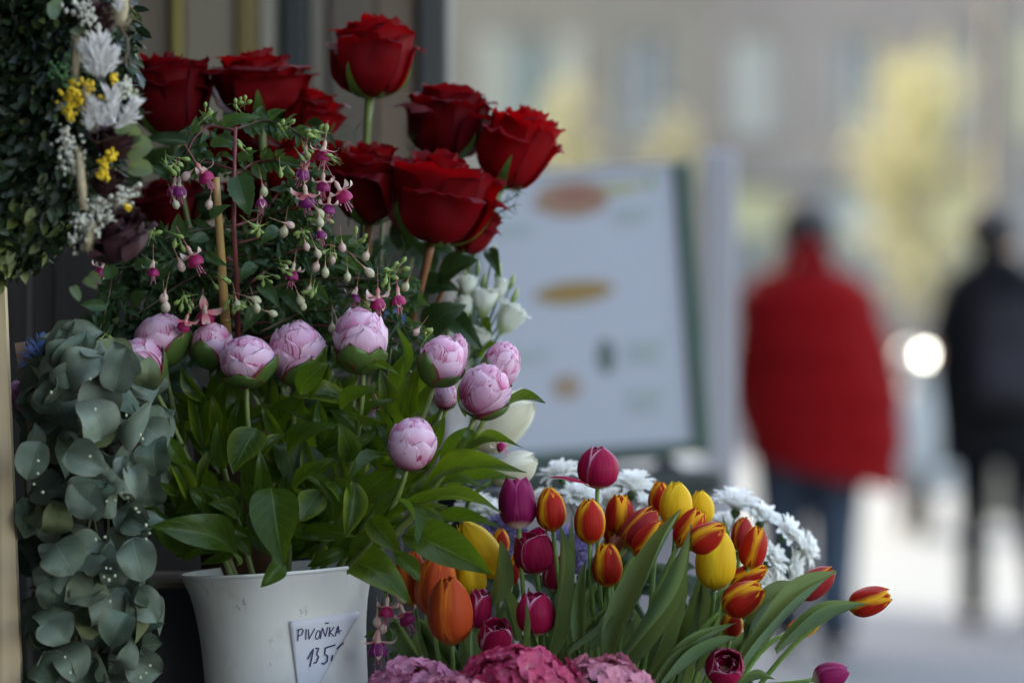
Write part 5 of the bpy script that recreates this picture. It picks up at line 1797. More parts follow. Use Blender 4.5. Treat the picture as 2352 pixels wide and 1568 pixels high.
# blue thistle behind the eucalyptus, purple pink bloom under the stake
t = thing('blue_thistle', 'spiky blue thistle head behind the eucalyptus beside the stake', 'thistle', P(140, 1000, 4.1))
mb = MB()
c0 = P(112, 836, 4.02)
for k in range(420):
    z = rr.uniform(-.3, 1)
    a = rr.uniform(0, 6.28)
    d = Vector((math.cos(a) * math.sqrt(1 - z * z), math.sin(a) * math.sqrt(1 - z * z), z))
    d = (d + Vector((-.15, 0, .1))).normalized()
    L = U(rr.uniform(48, 80))
    mb.tube([c0 + d * U(20), c0 + d * L], [U(1.5), U(.5)], 3, cap=False)
mb.ball(c0, U(24), 12, 8)
ob('bracts', mb.mesh('bracts', M['thistle']), t, kind='stuff')
stem(t, 'stem', [P(114, 850, 4.02), P(150, 1000, 4.1), P(190, 1250, 4.15)], U(4), U(4), 'rose_stem')
t = thing('blue_thistle', 'thistle head behind the tallest peony', 'thistle', P(900, 900, 4.1))
mb = MB()
c0 = P(905, 735, 4.12)
for k in range(260):
    z = rr.uniform(-.9, 1)
    a = rr.uniform(0, 6.28)
    d = Vector((math.cos(a) * math.sqrt(1 - z * z), math.sin(a) * math.sqrt(1 - z * z), z))
    mb.tube([c0 + d * U(8), c0 + d * U(rr.uniform(25, 36))], [U(1.2), U(.4)], 3, cap=False)
ob('bracts', mb.mesh('bracts', M['thistle']), t, kind='stuff')
stem(t, 'stem', [c0, P(890, 860, 4.13), P(800, 1150, 4.2)], U(3), U(4), 'rose_stem')
t = thing('pink_carnation', 'purplish pink bloom half hidden under the short stake', 'carnation', P(45, 1050, 4.06))
mb = MB()
for k in range(26):
    a = k * 2.4
    petal(mb, lambda u: (.1 + (.35 + .03 * (k % 9)) * math.sin(u * 1.7), 1.1 * u * (1 - .018 * k)), lambda u: .2 + .5 * u, 6, 7, ruf=.12, rufs=7, seed=k, lip=.2, th0=a)
ob('petals', mb.mesh('petals', hyd('carnation_petal', (.34, .03, .14), (.66, .36, .55))), t, axM(P(48, 950, 4.06), tdir(-5, 10), 0, (U(44), U(44), U(80))), kind='stuff')
stem(t, 'stem', [P(48, 940, 4.06), P(52, 1050, 4.06), P(70, 1250, 4.1)], U(4), U(4), 'rose_stem')

# ------------------------------------------------------------------ fuchsia
t = FU = thing('fuchsia_plant', 'bushy fuchsia with pink and purple flowers tied to a bamboo cane', 'fuchsia', P(560, 985, 4.17))
mb = MB()
pts = [P(496, 408, 4.03), P(500, 470, 4.035), P(506, 560, 4.045), P(512, 660, 4.06), P(520, 760, 4.08), P(532, 990, 4.17)]
mb.tube(pts, [U(8.5), U(9), U(10), U(11), U(12), U(13)], 12)
cane = ob('bamboo_cane', mb.mesh('bamboo_cane', M['bamboo']), t)
mb = MB()
for a, b_ in ((P(508, 604, 4.05), U(11.5)), (P(518, 735, 4.075), U(13))):
    mb.tube([a + Vector((0, 0, -.002)), a + Vector((0, 0, .002))], b_, 12)
ob('node', mb.mesh('node', M['bamboo']), cane)
stem(t, 'stem', [P(541, 292, 4.04), P(538, 400, 4.035), P(537, 520, 4.04), P(543, 640, 4.06), P(547, 790, 4.10), P(552, 990, 4.17)], U(4), U(8), 'fu_stem', 8)
stem(t, 'stem', [P(610, 420, 4.14), P(590, 520, 4.13), P(575, 650, 4.14), P(565, 985, 4.17)], U(3), U(7), 'fu_stem', 8)
stem(t, 'stem', [P(430, 520, 4.12), P(470, 620, 4.13), P(520, 760, 4.15), P(555, 985, 4.17)], U(3), U(7), 'fu_stem', 8)
BR = [
    ([(541, 300), (480, 288), (445, 318), (424, 365), (418, 395)], 4.08), ([(541, 298), (600, 276), (655, 286), (700, 318), (735, 345)], 4.08),
    ([(539, 402), (585, 372), (640, 368), (690, 385)], 4.07), ([(537, 520), (600, 500), (655, 482), (705, 470)], 4.09),
    ([(543, 640), (600, 602), (680, 574), (760, 560), (820, 590)], 4.07), ([(600, 762), (680, 722), (730, 712), (800, 706)], 4.05),
    ([(537, 520), (480, 524), (400, 540), (345, 562)], 4.08), ([(540, 600), (460, 575), (390, 600), (330, 625)], 4.08),
    ([(540, 392), (480, 372), (420, 378), (385, 385)], 4.09), ([(555, 680), (700, 640), (830, 638), (895, 655), (930, 640)], 4.07),
    ([(545, 745), (640, 738), (720, 722)], 4.10), ([(820, 742), (880, 732), (930, 748), (960, 765)], 4.06), ([(560, 790), (700, 760), (820, 742)], 4.10),
    ([(258, 615), (252, 670), (240, 722), (228, 760)], 4.05), ([(540, 650), (400, 620), (300, 612), (255, 618)], 4.11),
    ([(470, 620), (400, 660), (350, 700), (300, 730)], 4.09), ([(540, 680), (470, 690), (430, 720)], 4.07), ([(540, 560), (620, 540), (690, 530), (735, 510)], 4.10),
    ([(545, 640), (640, 640), (700, 660), (760, 690)], 4.10), ([(575, 650), (640, 600), (700, 610), (740, 600)], 4.06), ([(590, 520), (640, 440), (690, 430), (740, 400)], 4.11),
    ([(545, 720), (470, 740), (400, 735), (330, 750)], 4.12), ([(590, 560), (660, 560), (720, 545)], 4.12), ([(547, 770), (600, 830), (640, 850)], 4.14), ([(547, 760), (760, 800), (880, 800), (930, 830)], 4.14),
]
nleaf = 0
FUL = MB()
FUV = [(j / 4, i / 14) for i in range(15) for j in range(5)]


def spray(pts, Y):
    global nleaf
    pp = [P(x, y, Y + .012 * math.sin(i * 1.7)) for i, (x, y) in enumerate(pts)]
    path = []
    for i in range(len(pp) - 1):
        for k in range(6):
            path.append(pp[i].lerp(pp[i + 1], k / 6))
    path.append(pp[-1])
    for _ in range(2):
        path = [path[0]] + [(path[i - 1] + path[i] * 2 + path[i + 1]) / 4 for i in range(1, len(path) - 1)] + [path[-1]]
    stem(FU, 'twig', path, U(3.6), U(1.5), 'fu_stem' if rng.random() < .5 else 'fu_twig', 6)
    L = 0
    nxt = U(18)
    for i in range(1, len(path)):
        L += (path[i] - path[i - 1]).length
        if L > nxt:
            nxt += U(rng.uniform(10, 15))
            tv = (path[i] - path[i - 1]).normalized()
            for s_ in (-1, 1):
                if nleaf > 270:
                    sz = U(rng.uniform(26, 50))
                    dv = (tv * .4 + Vector((rng.gauss(0, .8), rng.uniform(-.4, .4), rng.gauss(-.1, .7)))).normalized()
                    Lm = leafM(path[i] + Vector((rng.gauss(0, .008), rng.uniform(0, .03), rng.gauss(0, .008))), path[i] + dv * sz, sz * .55, (rng.gauss(0, .5), -.8, rng.gauss(.6, .4)))
                    lm = LEAF['fu', rng.randrange(6)]
                    FUL.add([Lm @ v_.co for v_ in lm.vertices], [tuple(p_.vertices) for p_ in lm.polygons], FUV)
                    continue
                if rng.random() < .12:
                    continue
                sz = U(rng.uniform(30, 62) * (1 - .3 * i / len(path)))
                side = tv.cross(Vector((rng.uniform(-.5, .5), -1, rng.uniform(-.4, .4)))).normalized() * s_
                dv = (side * .9 + tv * .6 + Vector((0, rng.uniform(-.4, .2), rng.uniform(-.55, .2)))).normalized()
                put_leaf('fu', FU, path[i], path[i] + dv * sz, sz * rng.uniform(.42, .6), (rng.gauss(0, .5), -.8, rng.gauss(.6, .4)))
                nleaf += 1


for (b, tp, w, Y) in [((543, 395), (572, 492), 66, 4.03), ((478, 326), (537, 334), 28, 4.05), ((447, 312), (451, 270), 25, 4.05), ((500, 285), (592, 264), 32, 4.05), ((592, 600), (548, 642), 34, 4.03),
                      ((592, 642), (642, 700), 36, 4.04), ((678, 556), (746, 566), 22, 4.02), ((780, 590), (822, 618), 22, 4.03), ((645, 518), (598, 556), 34, 4.04), ((482, 545), (432, 552), 30, 4.04),
                      ((412, 550), (410, 490), 38, 4.03), ((246, 705), (184, 698), 30, 4.02), ((258, 640), (245, 600), 40, 4.02), ((300, 700), (335, 668), 36, 4.04), ((545, 370), (590, 345), 26, 4.04),
                      ((480, 500), (530, 470), 30, 4.03), ((640, 660), (700, 720), 36, 4.05), ((600, 690), (560, 760), 40, 4.06), ((640, 365), (690, 380), 24, 4.03), ((470, 580), (520, 610), 26, 4.03),
                      ((700, 640), (760, 700), 30, 4.05), ((350, 640), (395, 600), 34, 4.04), ((300, 610), (360, 605), 30, 4.03), ((540, 770), (470, 800), 40, 4.1)]:
    put_leaf('fu', FU, P(*b, Y), P(*tp, Y - .01), U(w), (rng.uniform(-.3, .3), -1, rng.uniform(.0, .5)))
rng.shuffle(BR)
for pts, Y in BR:
    spray(pts, Y)
for pts, Y in BR:            # a second layer of side shoots deeper in the bush
    if sum(q_[1] for q_ in pts) / len(pts) > 500:
        spray([(x + rng.uniform(-25, 25), y + rng.uniform(5, 40)) for x, y in pts], Y + .035)
ob('small_leaves', FUL.mesh('small_leaves', M['fu_leaf']), FU, kind='stuff')

# fuchsia flower parts, hanging down from the origin; unit = 1 px of the photograph at 4 m
mb = MB()
mb.lathe([(.55, 44), (.6, 16), (.8, 2), (2.2, 0), (4.2, -4), (4.6, -9), (3.6, -14), (5.2, -19), (5.5, -21), (1, -22)], 10)
FTUBE = mb.mesh('flower', M['fu_sepal'])
mb = MB()
mb.grid(lambda u, t_: ((2 * t_ - 1) * 7.5 * math.sin(math.pi * min(.98, .18 + .8 * u))**.8, -(4.5 + 27 * math.sin(u * 1.5)), -18 - 7 * math.sin(u * 2.2) + 15 * u * u), 8, 5)
FSEP = mb.mesh('sepal', M['fu_sepal'])
mb = MB()
mb.grid(lambda u, t_: ((2 * t_ - 1) * 7 * math.sin(math.pi * min(.98, .18 + .8 * u))**.8, -(4.5 + 11 * math.sin(u * 2.2)), -19 - 27 * u), 8, 5)
FSEP2 = mb.mesh('sepal', M['fu_sepal'])
mb = MB()
for k in range(5):
    petal(mb, lambda u: (4 + 12 * math.sin(u * 2.0)**.7, -19 - 22 * u), lambda u: .75 - .12 * u, 7, 5, ruf=1.0, rufs=3, seed=k * 3, th0=k * 1.2566 + .4)
FCOR = mb.mesh('corolla', M['fu_cor'])
mb = MB()
for k in range(6):
    a = k * 1.05
    x, y = math.cos(a), math.sin(a)
    mb.tube([(x * 2, y * 2, -22), (x * 4, y * 4, -42), (x * 6.5, y * 6.5, -52 - 5 * (k % 3))], .75, 4)
    mb.ball((x * 6.5, y * 6.5, -53 - 5 * (k % 3)), 1.5, 5, 4)
FSTA = mb.mesh('stamens', M['fu_stamen'])
mb = MB()
mb.lathe([(.55, 46), (.6, 20), (.8, 8), (1.8, 0), (3.0, -3), (3.8, -8), (8.8, -13), (11.6, -20), (11.2, -28), (6.6, -34), (.3, -38)], 10)
for i in range(len(mb.uv)):
    mb.uv[i] = (mb.uv[i][0], mb.uv[i][1])
FBUD = mb.mesh('bud', M['fu_bud'])
mb = MB()
mb.lathe([(.5, 26), (.7, 10), (.9, 2), (2.4, 0), (2.0, -5), (3.2, -10), (6.2, -16), (7.0, -21), (5.0, -27), (.3, -31)], 8)
FGRN = mb.mesh('green_bud', M['fu_green'])


def fflower(px, py, Y=4.04, tilt=0.0, fwd=0.0, sc=1.0, open_=True, parent=None):
    """px, py = the middle of the flower"""
    d = tdir(tilt, fwd)
    sc *= 1.08
    top = P(px, py, Y) + d * U(24 * sc)
    Mx = axM(top, d, rng.uniform(0, 6), U(1.0) * sc)
    f = ob('flower', FTUBE, parent or FU, Mx)
    for k in range(4):
        ob('sepal', FSEP if open_ and k != 3 else FSEP2, f, Mx @ Matrix.Rotation(k * 1.5708, 4, 'Z'))
    ob('corolla', FCOR, f, Mx)
    ob('stamens', FSTA, f, Mx)
    return f


for (x, y, tl, fw, sc, o_) in [(744, 349, 8, 10, 1.0, 1), (699, 393, 25, 10, 1.0, 0), (742, 421, 2, 8, .95, 1), (703, 452, -6, 25, 1.15, 1), (784, 443, -28, 12, 1.15, 1), (755, 474, 4, 0, .9, 1),
                               (672, 625, 10, 0, .9, 1), (868, 688, 0, 16, 1.05, 1), (915, 682, -6, 6, .95, 0), (816, 679, 10, 0, .8, 1), (735, 533, -10, 4, .8, 0), (467, 399, -32, 10, 1.1, 1),
                               (412, 432, 0, 8, 1.0, 0), (400, 430, 6, 5, .9, 0), (443, 590, -28, 10, 1.1, 1), (233, 619, 20, 0, .9, 1), (471, 722, 0, 50, 1.25, 1), (425, 742, 20, 20, .9, 1), (352, 619, 0, 0, .8, 1),
                               (700, 355, 10, 0, .85, 0), (866, 924, -20, 0, .8, 1), (1147, 1021, -40, 0, .75, 1), (600, 460, 0, 0, .8, 0)]:
    fflower(x, y, rng.uniform(4.01, 4.05), tl, fw, sc, bool(o_))
for (x, y) in [(725, 614), (747, 626), (763, 598), (786, 569), (798, 636), (840, 589), (848, 626), (697, 704), (704, 567), (730, 583), (651, 533), (666, 517), (627, 720), (588, 689), (590, 707), (931, 659),
               (763, 754), (956, 763), (778, 748), (710, 667), (376, 685), (427, 405), (735, 511), (735, 490), (380, 705), (416, 612), (590, 530), (606, 440), (480, 470), (690, 690), (545, 700), (404, 470)]:
    tl = rng.gauss(0, 18)
    if (x, y) in ((627, 720), (588, 689), (666, 517)):
        tl = -70
    d = tdir(tl, rng.uniform(-5, 20))
    sc = rng.uniform(.68, .98)
    ob('bud', FBUD, FU, axM(P(x, y, rng.uniform(4.0, 4.04)) + d * U(22 * sc), d, rng.uniform(0, 6), U(1.0) * sc))
for (x, y, n_, up) in [(394, 372, 8, 0), (548, 248, 6, 1), (559, 344, 4, 1), (763, 365, 6, 1), (735, 306, 6, 1), (735, 500, 5, 0), (905, 620, 6, 1), (819, 548, 4, 1), (641, 611, 5, 0), (582, 520, 4, 0), (535, 695, 5, 0),
                       (357, 547, 6, 1), (404, 547, 5, 0), (433, 690, 7, 0), (590, 528, 4, 0), (230, 770, 4, 0), (700, 345, 4, 0), (660, 300, 4, 1), (720, 660, 5, 0), (880, 640, 4, 0), (560, 700, 5, 0), (980, 770, 4, 1), (480, 262, 3, 1),
                       (650, 380, 3, 0), (690, 540, 5, 0), (770, 580, 4, 0), (340, 600, 4, 0), (500, 640, 4, 0), (620, 640, 4, 0), (850, 700, 4, 0)]:
    for k in range(n_):
        a = (90 if up else -90) + rng.uniform(-85, 85)
        dv = Vector((math.cos(R(a)), rng.uniform(-.5, .3), math.sin(R(a)))).normalized()
        sc = rng.uniform(.55, 1.0)
        p = P(x + rng.uniform(-16, 16), y + rng.uniform(-12, 12), rng.uniform(4.01, 4.06))
        ob('green_bud', FGRN, FU, axM(p, -dv, rng.uniform(0, 6), U(1.0) * sc))

# a fuchsia sprig that hangs beside the white bucket
t = FS = thing('fuchsia_sprig', 'fuchsia sprig hanging between the white bucket and the orange tulip', 'fuchsia', P(900, 1560, 4.0))
stem(t, 'twig', [P(905, 1600, 4.02), P(885, 1500, 4.0), P(868, 1440, 3.99), P(880, 1370, 3.98), P(915, 1375, 3.98)], U(2.5), U(1.2), 'fu_twig', 6)
for (x, y, tl, fw, sc, o_) in [(888, 1397, 5, 0, 1.0, 1), (930, 1412, -25, 10, 1.1, 1), (868, 1480, 0, 10, 1.3, 1)]:
    fflower(x, y, 3.97, tl, fw, sc, bool(o_), FS)
for (x, y, tl) in [(920, 1374, -60), (866, 1425, 0), (880, 1440, 10)]:
    ob('bud', FBUD, FS, axM(P(x, y, 3.97) + tdir(tl) * U(16), tdir(tl), 0, U(.85)))
for k in range(8):
    b = P(870 + rng.uniform(0, 30), 1385 + 22 * k, 3.99)
    a = rng.uniform(0, 6.28)
    put_leaf('fu', FS, b, b + Vector((math.cos(a), -.2, math.sin(a))) * U(34), U(18))

# ------------------------------------------------------------------ hydrangeas along the bottom
def floret_mesh(mat, sd):
    mb = MB()
    for k in range(4):
        a0 = k * math.pi / 2 + .2 * nz(k + sd * 3)
        sc = 1 + .15 * nz(k * 3.3, sd)

        def fn(u, t_):
            v = 2 * t_ - 1
            w = .62 * (math.sin(math.pi * min(.99, u**.8 * .86 + .06))**.7) * sc
            x, y = v * w, .06 + u * 1.0 * sc
            z = .22 * math.sin(u * 1.6) - .10 * u**3 + .16 * v * v * u + .07 * nz(u * 3 + k, v * 2, sd)
            return (x * math.cos(a0) - y * math.sin(a0), x * math.sin(a0) + y * math.cos(a0), z + .03 * (k % 2))
        mb.grid(fn, 7, 6)
    mb.ball((0, 0, .08), .09, 6, 5)
    return mb.mesh('floret', M[mat])


def hydrangea(label, px, py, Y, r, mat, n, fs, seed):
    rr = random.Random(seed)
    c = P(px, py, Y)
    t = thing('hydrangea', label, 'hydrangea', P(px + (1190 - px) * .5, 1780, 3.84), 'pink hydrangeas')
    fm = [floret_mesh(mat, s_ * 1.3 + seed) for s_ in range(4)]
    Rr = U(r)
    for k in range(n):
        z = 1 - 1.15 * (k + .5) / n
        a = k * 2.39996 + rr.uniform(-.2, .2)
        s_ = math.sqrt(max(0, 1 - z * z))
        d = Vector((s_ * math.cos(a) * 1.12, s_ * math.sin(a), z * .86))
        p = c + d * Rr * rr.uniform(.9, 1.06)
        nrm = (d + Vector((rr.gauss(0, .28), rr.gauss(0, .28), rr.gauss(.1, .2)))).normalized()
        ob('floret', fm[rr.randrange(4)], t, axM(p, nrm, rr.uniform(0, 6), U(fs) * rr.uniform(.8, 1.15)))
    stem(t, 'stem', [c, c - Vector((0, 0, U(90))), P(px + (1190 - px) * .5, 1782, 3.84)], U(6), U(6), 'rose_stem')
    mb = MB().ball(c - Vector((0, 0, Rr * .1)), Rr * .72, 10, 8)
    ob('inner_stalks', mb.mesh('inner_stalks', M['mum_green']), t, kind='stuff')
    for k in range(3):
        a = k * 2.1 + seed
        b = c - Vector((0, 0, Rr * 1.1))
        put_leaf('rose', t, b, b + Vector((math.cos(a), math.sin(a), .1)) * U(110), U(70), (0, -.2, 1))


hydrangea('lilac pink hydrangea head at the foot of the white bucket', 958, 1612, 3.86, 98, 'hyd_lilac', 78, 25, 1)
hydrangea('crimson hydrangea head in the middle of the bottom edge', 1190, 1610, 3.83, 124, 'hyd_crimson', 96, 29, 2)
hydrangea('dusty rose hydrangea head under the tulip leaves', 1378, 1616, 3.86, 112, 'hyd_rose', 92, 26, 3)
hydrangea('small pink hydrangea head low between the lilac and crimson ones', 1050, 1640, 3.80, 90, 'hyd_rose', 64, 26, 4)

# ------------------------------------------------------------------ white chrysanthemums behind the tulips
MP = []
for k in range(3):
    mb = MB()

    def fn(u, t_, k=k):
        v = 2 * t_ - 1
        w = .195 * (math.sin(math.pi * min(.985, .16 + .80 * u**.9))**.55) * (1 - .12 * k)
        return (v * w, -(.07 + u), .30 * math.sin(u * 1.9) - (.10, .22, -.05)[k] * u * u + .9 * w * v * v * .5)
    mb.grid(fn, 8, 5)
    MP.append(mb.mesh('petal', M['mum']))
mb = MB().lathe([(.02, -.34), (.12, -.26), (.20, -.10), (.16, .02), (.02, .04)], 10)
MCUP = mb.mesh('bloom', M['mum_green'])
mb = MB().ball((0, 0, .05), .2, 10, 6, (1, 1, .5))
MEYE = mb.mesh('eye', M['mum_eye'])


def mum(label, blooms, foot, seed):
    rr = random.Random(seed)
    f = P(*foot)
    t = thing('white_chrysanthemum', label, 'chrysanthemum', f, 'white chrysanthemums')
    node = f.lerp(P(blooms[0][0], blooms[0][1], 4.3), .6)
    stem(t, 'stem', [f, f.lerp(node, .5), node], U(4), U(3.5), 'mum_green')
    for (x, y, dia, tl, fw, Y) in blooms:
        d = tdir(tl, fw)
        s_ = U(dia, Y) / 2
        c = P(x, y, Y)
        b = ob('bloom', MCUP, t, axM(c, d, 0, s_))
        ob('eye', MEYE, b, axM(c + d * s_ * .12, d, 0, s_))
        for ring, (n_, el, sc) in enumerate(((17, 4, 1.0), (15, 24, .97), (13, 45, .88), (8, 66, .7))):
            for k in range(n_):
                a = 2 * math.pi * (k + .5 * ring) / n_ + rr.uniform(-.1, .1)
                q = axM(c, d, 0, s_) @ Matrix.Rotation(a, 4, 'Z') @ Matrix.Rotation(R(-(el + rr.uniform(-8, 8))), 4, 'X') @ Matrix.Diagonal((1.25, sc * rr.uniform(.9, 1.05), sc, 1))
                ob('petal', MP[rr.randrange(3)], b, q)
        stem(t, 'stem', bez(c - d * s_ * .25, -d * U(40), node, (node - c) * .3, 8), U(3), U(3), 'mum_green', 6)
    for k in range(3):
        bb = node.lerp(P(blooms[-1][0], blooms[-1][1], 4.3), rr.uniform(.1, .6))
        a = rr.uniform(0, 6.28)
        put_leaf('rose', t, bb, bb + Vector((math.cos(a), -.1, math.sin(a))) * U(60), U(34))


mum('white chrysanthemum spray left of the tallest magenta tulip', [(1292, 1100, 108, -14, 6, 4.26), (1250, 1160, 90, -30, 14, 4.28), (1330, 1150, 100, 4, 24, 4.24)], (1430, 1480, 4.36), 1)
mum('white chrysanthemum spray behind the red tulips in the middle', [(1452, 1130, 120, 8, 10, 4.26), (1400, 1160, 90, -10, 20, 4.28), (1495, 1175, 90, 20, 24, 4.24)], (1470, 1480, 4.36), 2)
mum('white chrysanthemum spray just right of the yellow tulips', [(1690, 1172, 124, 6, 8, 4.26), (1660, 1215, 90, -10, 16, 4.3), (1745, 1200, 110, 24, 10, 4.26), (1720, 1250, 90, 14, 26, 4.24)], (1540, 1480, 4.36), 3)
mum('outermost white chrysanthemum spray arching to the right', [(1800, 1232, 104, 42, 10, 4.24), (1838, 1262, 96, 66, 8, 4.26), (1808, 1300, 92, 100, 4, 4.24), (1764, 1290, 96, 50, 22, 4.22)], (1550, 1480, 4.36), 4)
mum('lowest white chrysanthemum spray behind the leaning tulip leaves', [(1772, 1352, 92, 80, 14, 4.26), (1750, 1404, 96, 86, 8, 4.2), (1735, 1340, 80, 40, 26, 4.22)], (1560, 1490, 4.36), 5)
mum('white chrysanthemum spray between the peony leaves and the purple tulip', [(1090, 1170, 96, -10, 16, 4.26), (1130, 1185, 80, 10, 24, 4.28), (1060, 1190, 70, -40, 10, 4.3)], (1110, 1300, 4.38), 6)


def ageratum(label, heads, foot, seed):
    rr = random.Random(seed)
    t = thing('ageratum', label, 'ageratum', P(*foot), 'lilac ageratum')
    for (x, y, r) in heads:
        mb = MB()
        c0 = P(x, y, 4.16)
        for k in range(260):
            z = rr.uniform(-.2, 1)
            a = rr.uniform(0, 6.28)
            d = Vector((math.cos(a) * math.sqrt(1 - z * z), math.sin(a) * math.sqrt(1 - z * z), z))
            p = c0 + d * U(r) * rr.uniform(.6, 1)
            mb.tube([p, p + (d + Vector((rr.gauss(0, .5), rr.gauss(0, .5), rr.gauss(0, .5)))) * U(9)], [U(1.8), U(1.0)], 3, cap=False)
        mb.ball(c0, U(r * .7), 8, 6)
        ob('flower_head', mb.mesh('flower_head', M['agera']), t, kind='stuff')
        stem(t, 'stem', [c0, c0.lerp(P(*foot), .5), P(*foot)], U(2.5), U(3), 'mum_green', 6)


ageratum('fluffy lilac ageratum behind the long yellow tulip', [(1125, 1232, 34), (1165, 1262, 32), (1180, 1225, 28), (1150, 1205, 24)], (1180, 1480, 4.3), 1)
ageratum('fluffy lilac ageratum showing between the red tulips', [(1325, 1262, 32), (1300, 1235, 26), (1328, 1300, 28)], (1400, 1480, 4.3), 2)

# dark foliage between the tulips and the white flowers
t = thing('chrysanthemum_foliage', 'dark leafy mass between the tulip stems and the white chrysanthemums', 'foliage', P(1450, 1600, 4.3))
for k in range(110):
    x, y = rng.uniform(1170, 1680), rng.uniform(1240, 1560)
    if y < 1240 + abs(x - 1440) * .45:
        continue
    b = P(x, y, rng.uniform(4.18, 4.3))
    a = rng.uniform(0, 6.28)
    L = U(rng.uniform(60, 110))
    put_leaf('rose', t, b, b + Vector((math.cos(a) * L, rng.uniform(-.02, .02), math.sin(a) * L)), L * .6)
mb = MB()
for k in range(8):
    mb.tube([P(1500 + rng.uniform(-60, 60), 1530, 4.34), P(rng.uniform(1230, 1640), rng.uniform(1300, 1450), 4.28)], U(4), 6)
ob('stems', mb.mesh('stems', M['mum_green']), t, kind='stuff')

# ------------------------------------------------------------------ lisianthus
LP = []
for k in range(7):
    mb = MB()
    s_ = 1 - .12 * (k > 3)
    petal(mb, lambda u: (s_ * (.12 + .85 * math.sin(u * 1.75)**.9), 1.75 * u), curve([(0, .3), (.3, .8), (.7, 1.0), (.92, .8), (1, .3)]), 10, 9, ruf=.09, rufs=5, seed=k * 4.1, lip=.22 if k < 4 else .05, th0=k * 1.62)
    LP.append(mb.mesh('petal', M['lisi']))
mb = MB().lathe([(.5, 10), (1, 0), (3.5, -3), (7, -14), (6, -26), (2.5, -38), (.2, -46)], 10)
LB = mb.mesh('bud', M['lisi_bud'])
t = thing('white_lisianthus', 'white lisianthus with green buds right of the largest rose', 'lisianthus', P(1090, 1200, 4.38))
node = P(1085, 830, 4.34)
stem(t, 'stem', [P(1090, 1200, 4.38), P(1082, 1000, 4.36), node], U(5), U(4), 'mum_green')
for (x, y, w, h, tl, fw) in [(1113, 692, 64, 74, 6, 2), (1168, 734, 72, 86, 32, 4), (1075, 660, 48, 60, -6, 2), (1068, 705, 44, 60, -10, 4), (1100, 780, 50, 60, 30, 4), (1148, 664, 34, 60, 16, 0)]:
    d = tdir(tl, fw)
    c = P(x, y, 4.3)
    q = axM(c - d * U(h, 4.3) / 2, d, rng.uniform(0, 6), (U(w, 4.3) / 2, U(w, 4.3) / 2, U(h, 4.3) / 1.8))
    for me in LP:
        ob('petal', me, t, q)
    stem(t, 'stem', bez(c - d * U(h) / 2, -d * U(50), node, (node - c) * .3, 8), U(3), U(3), 'mum_green', 6)
for (x, y, tl, sc) in [(1134, 580, 14, 1), (1145, 624, 12, 1.15), (1176, 646, 20, .95), (1183, 679, 22, 1.05), (1112, 644, 10, .9), (1072, 640, -8, .9), (1098, 615, 4, .8)]:
    d = tdir(tl, 4)
    c = P(x, y, 4.3)
    ob('bud', LB, t, axM(c - d * U(24 * sc), -d, 0, U(1, 4.3) * sc))
    stem(t, 'stem', bez(c - d * U(24 * sc), -d * U(40), node, (node - c) * .3, 8), U(2.2), U(2.6), 'mum_green', 6)
for (b, tp, w) in [((1085, 800), (1150, 790), 30), ((1080, 760), (1040, 700), 34), ((1100, 720), (1130, 770), 26), ((1095, 830), (1125, 760), 22)]:
    put_leaf('peony', t, P(*b, 4.31), P(*tp, 4.29), U(w), k=2)

# ------------------------------------------------------------------ the wreath
t = thing('boxwood_wreath', 'dark boxwood wreath with dried white and yellow flowers at the upper left', 'wreath', P(-110, 655, 3.84))
WY = 3.84
rr = random.Random(31)


def wpt(a, b, r=1.0):
    """a: angle round the ring (0 = right, clockwise down); b: angle round the tube (0 = towards the camera)"""
    cx, cy = -112 + 262 * math.cos(a), 150 + 345 * math.sin(a)
    nx, ny = math.cos(a), math.sin(a)
    q = 160 * r
    p = P(cx + nx * q * math.sin(b), cy + ny * q * math.sin(b), WY)
    p.y = WY - U(q) * math.cos(b) * .8
    n = Vector((nx * math.sin(b), -math.cos(b), -ny * math.sin(b)))
    tg = Vector((-math.sin(a), 0, -math.cos(a)))
    return p, n, tg


mb = MB()
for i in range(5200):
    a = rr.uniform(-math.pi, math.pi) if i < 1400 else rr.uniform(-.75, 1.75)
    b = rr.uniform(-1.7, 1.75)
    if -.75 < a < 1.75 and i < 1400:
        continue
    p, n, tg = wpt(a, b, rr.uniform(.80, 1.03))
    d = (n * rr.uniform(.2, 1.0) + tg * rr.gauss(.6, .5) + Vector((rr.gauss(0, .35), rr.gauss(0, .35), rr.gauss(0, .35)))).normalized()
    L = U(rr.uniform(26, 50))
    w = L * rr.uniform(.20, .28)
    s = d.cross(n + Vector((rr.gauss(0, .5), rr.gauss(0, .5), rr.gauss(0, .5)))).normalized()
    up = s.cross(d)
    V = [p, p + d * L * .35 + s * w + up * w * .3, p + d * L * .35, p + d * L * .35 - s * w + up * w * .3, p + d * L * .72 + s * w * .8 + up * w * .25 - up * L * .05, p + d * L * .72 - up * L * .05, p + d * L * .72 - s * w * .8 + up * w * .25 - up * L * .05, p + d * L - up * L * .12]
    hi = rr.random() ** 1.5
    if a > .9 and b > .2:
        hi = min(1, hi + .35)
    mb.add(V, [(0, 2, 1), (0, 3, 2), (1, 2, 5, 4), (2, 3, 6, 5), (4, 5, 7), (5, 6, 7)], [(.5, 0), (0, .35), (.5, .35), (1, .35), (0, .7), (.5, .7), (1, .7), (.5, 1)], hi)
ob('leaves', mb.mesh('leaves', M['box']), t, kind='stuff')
mb = MB()
mb.grid(lambda u, v: wpt(u * 2 * math.pi, v * 2 * math.pi, .78)[0], 40, 12, closed=True)
ob('moss_core', mb.mesh('moss_core', M['rubber']), t)
DY = 3.715


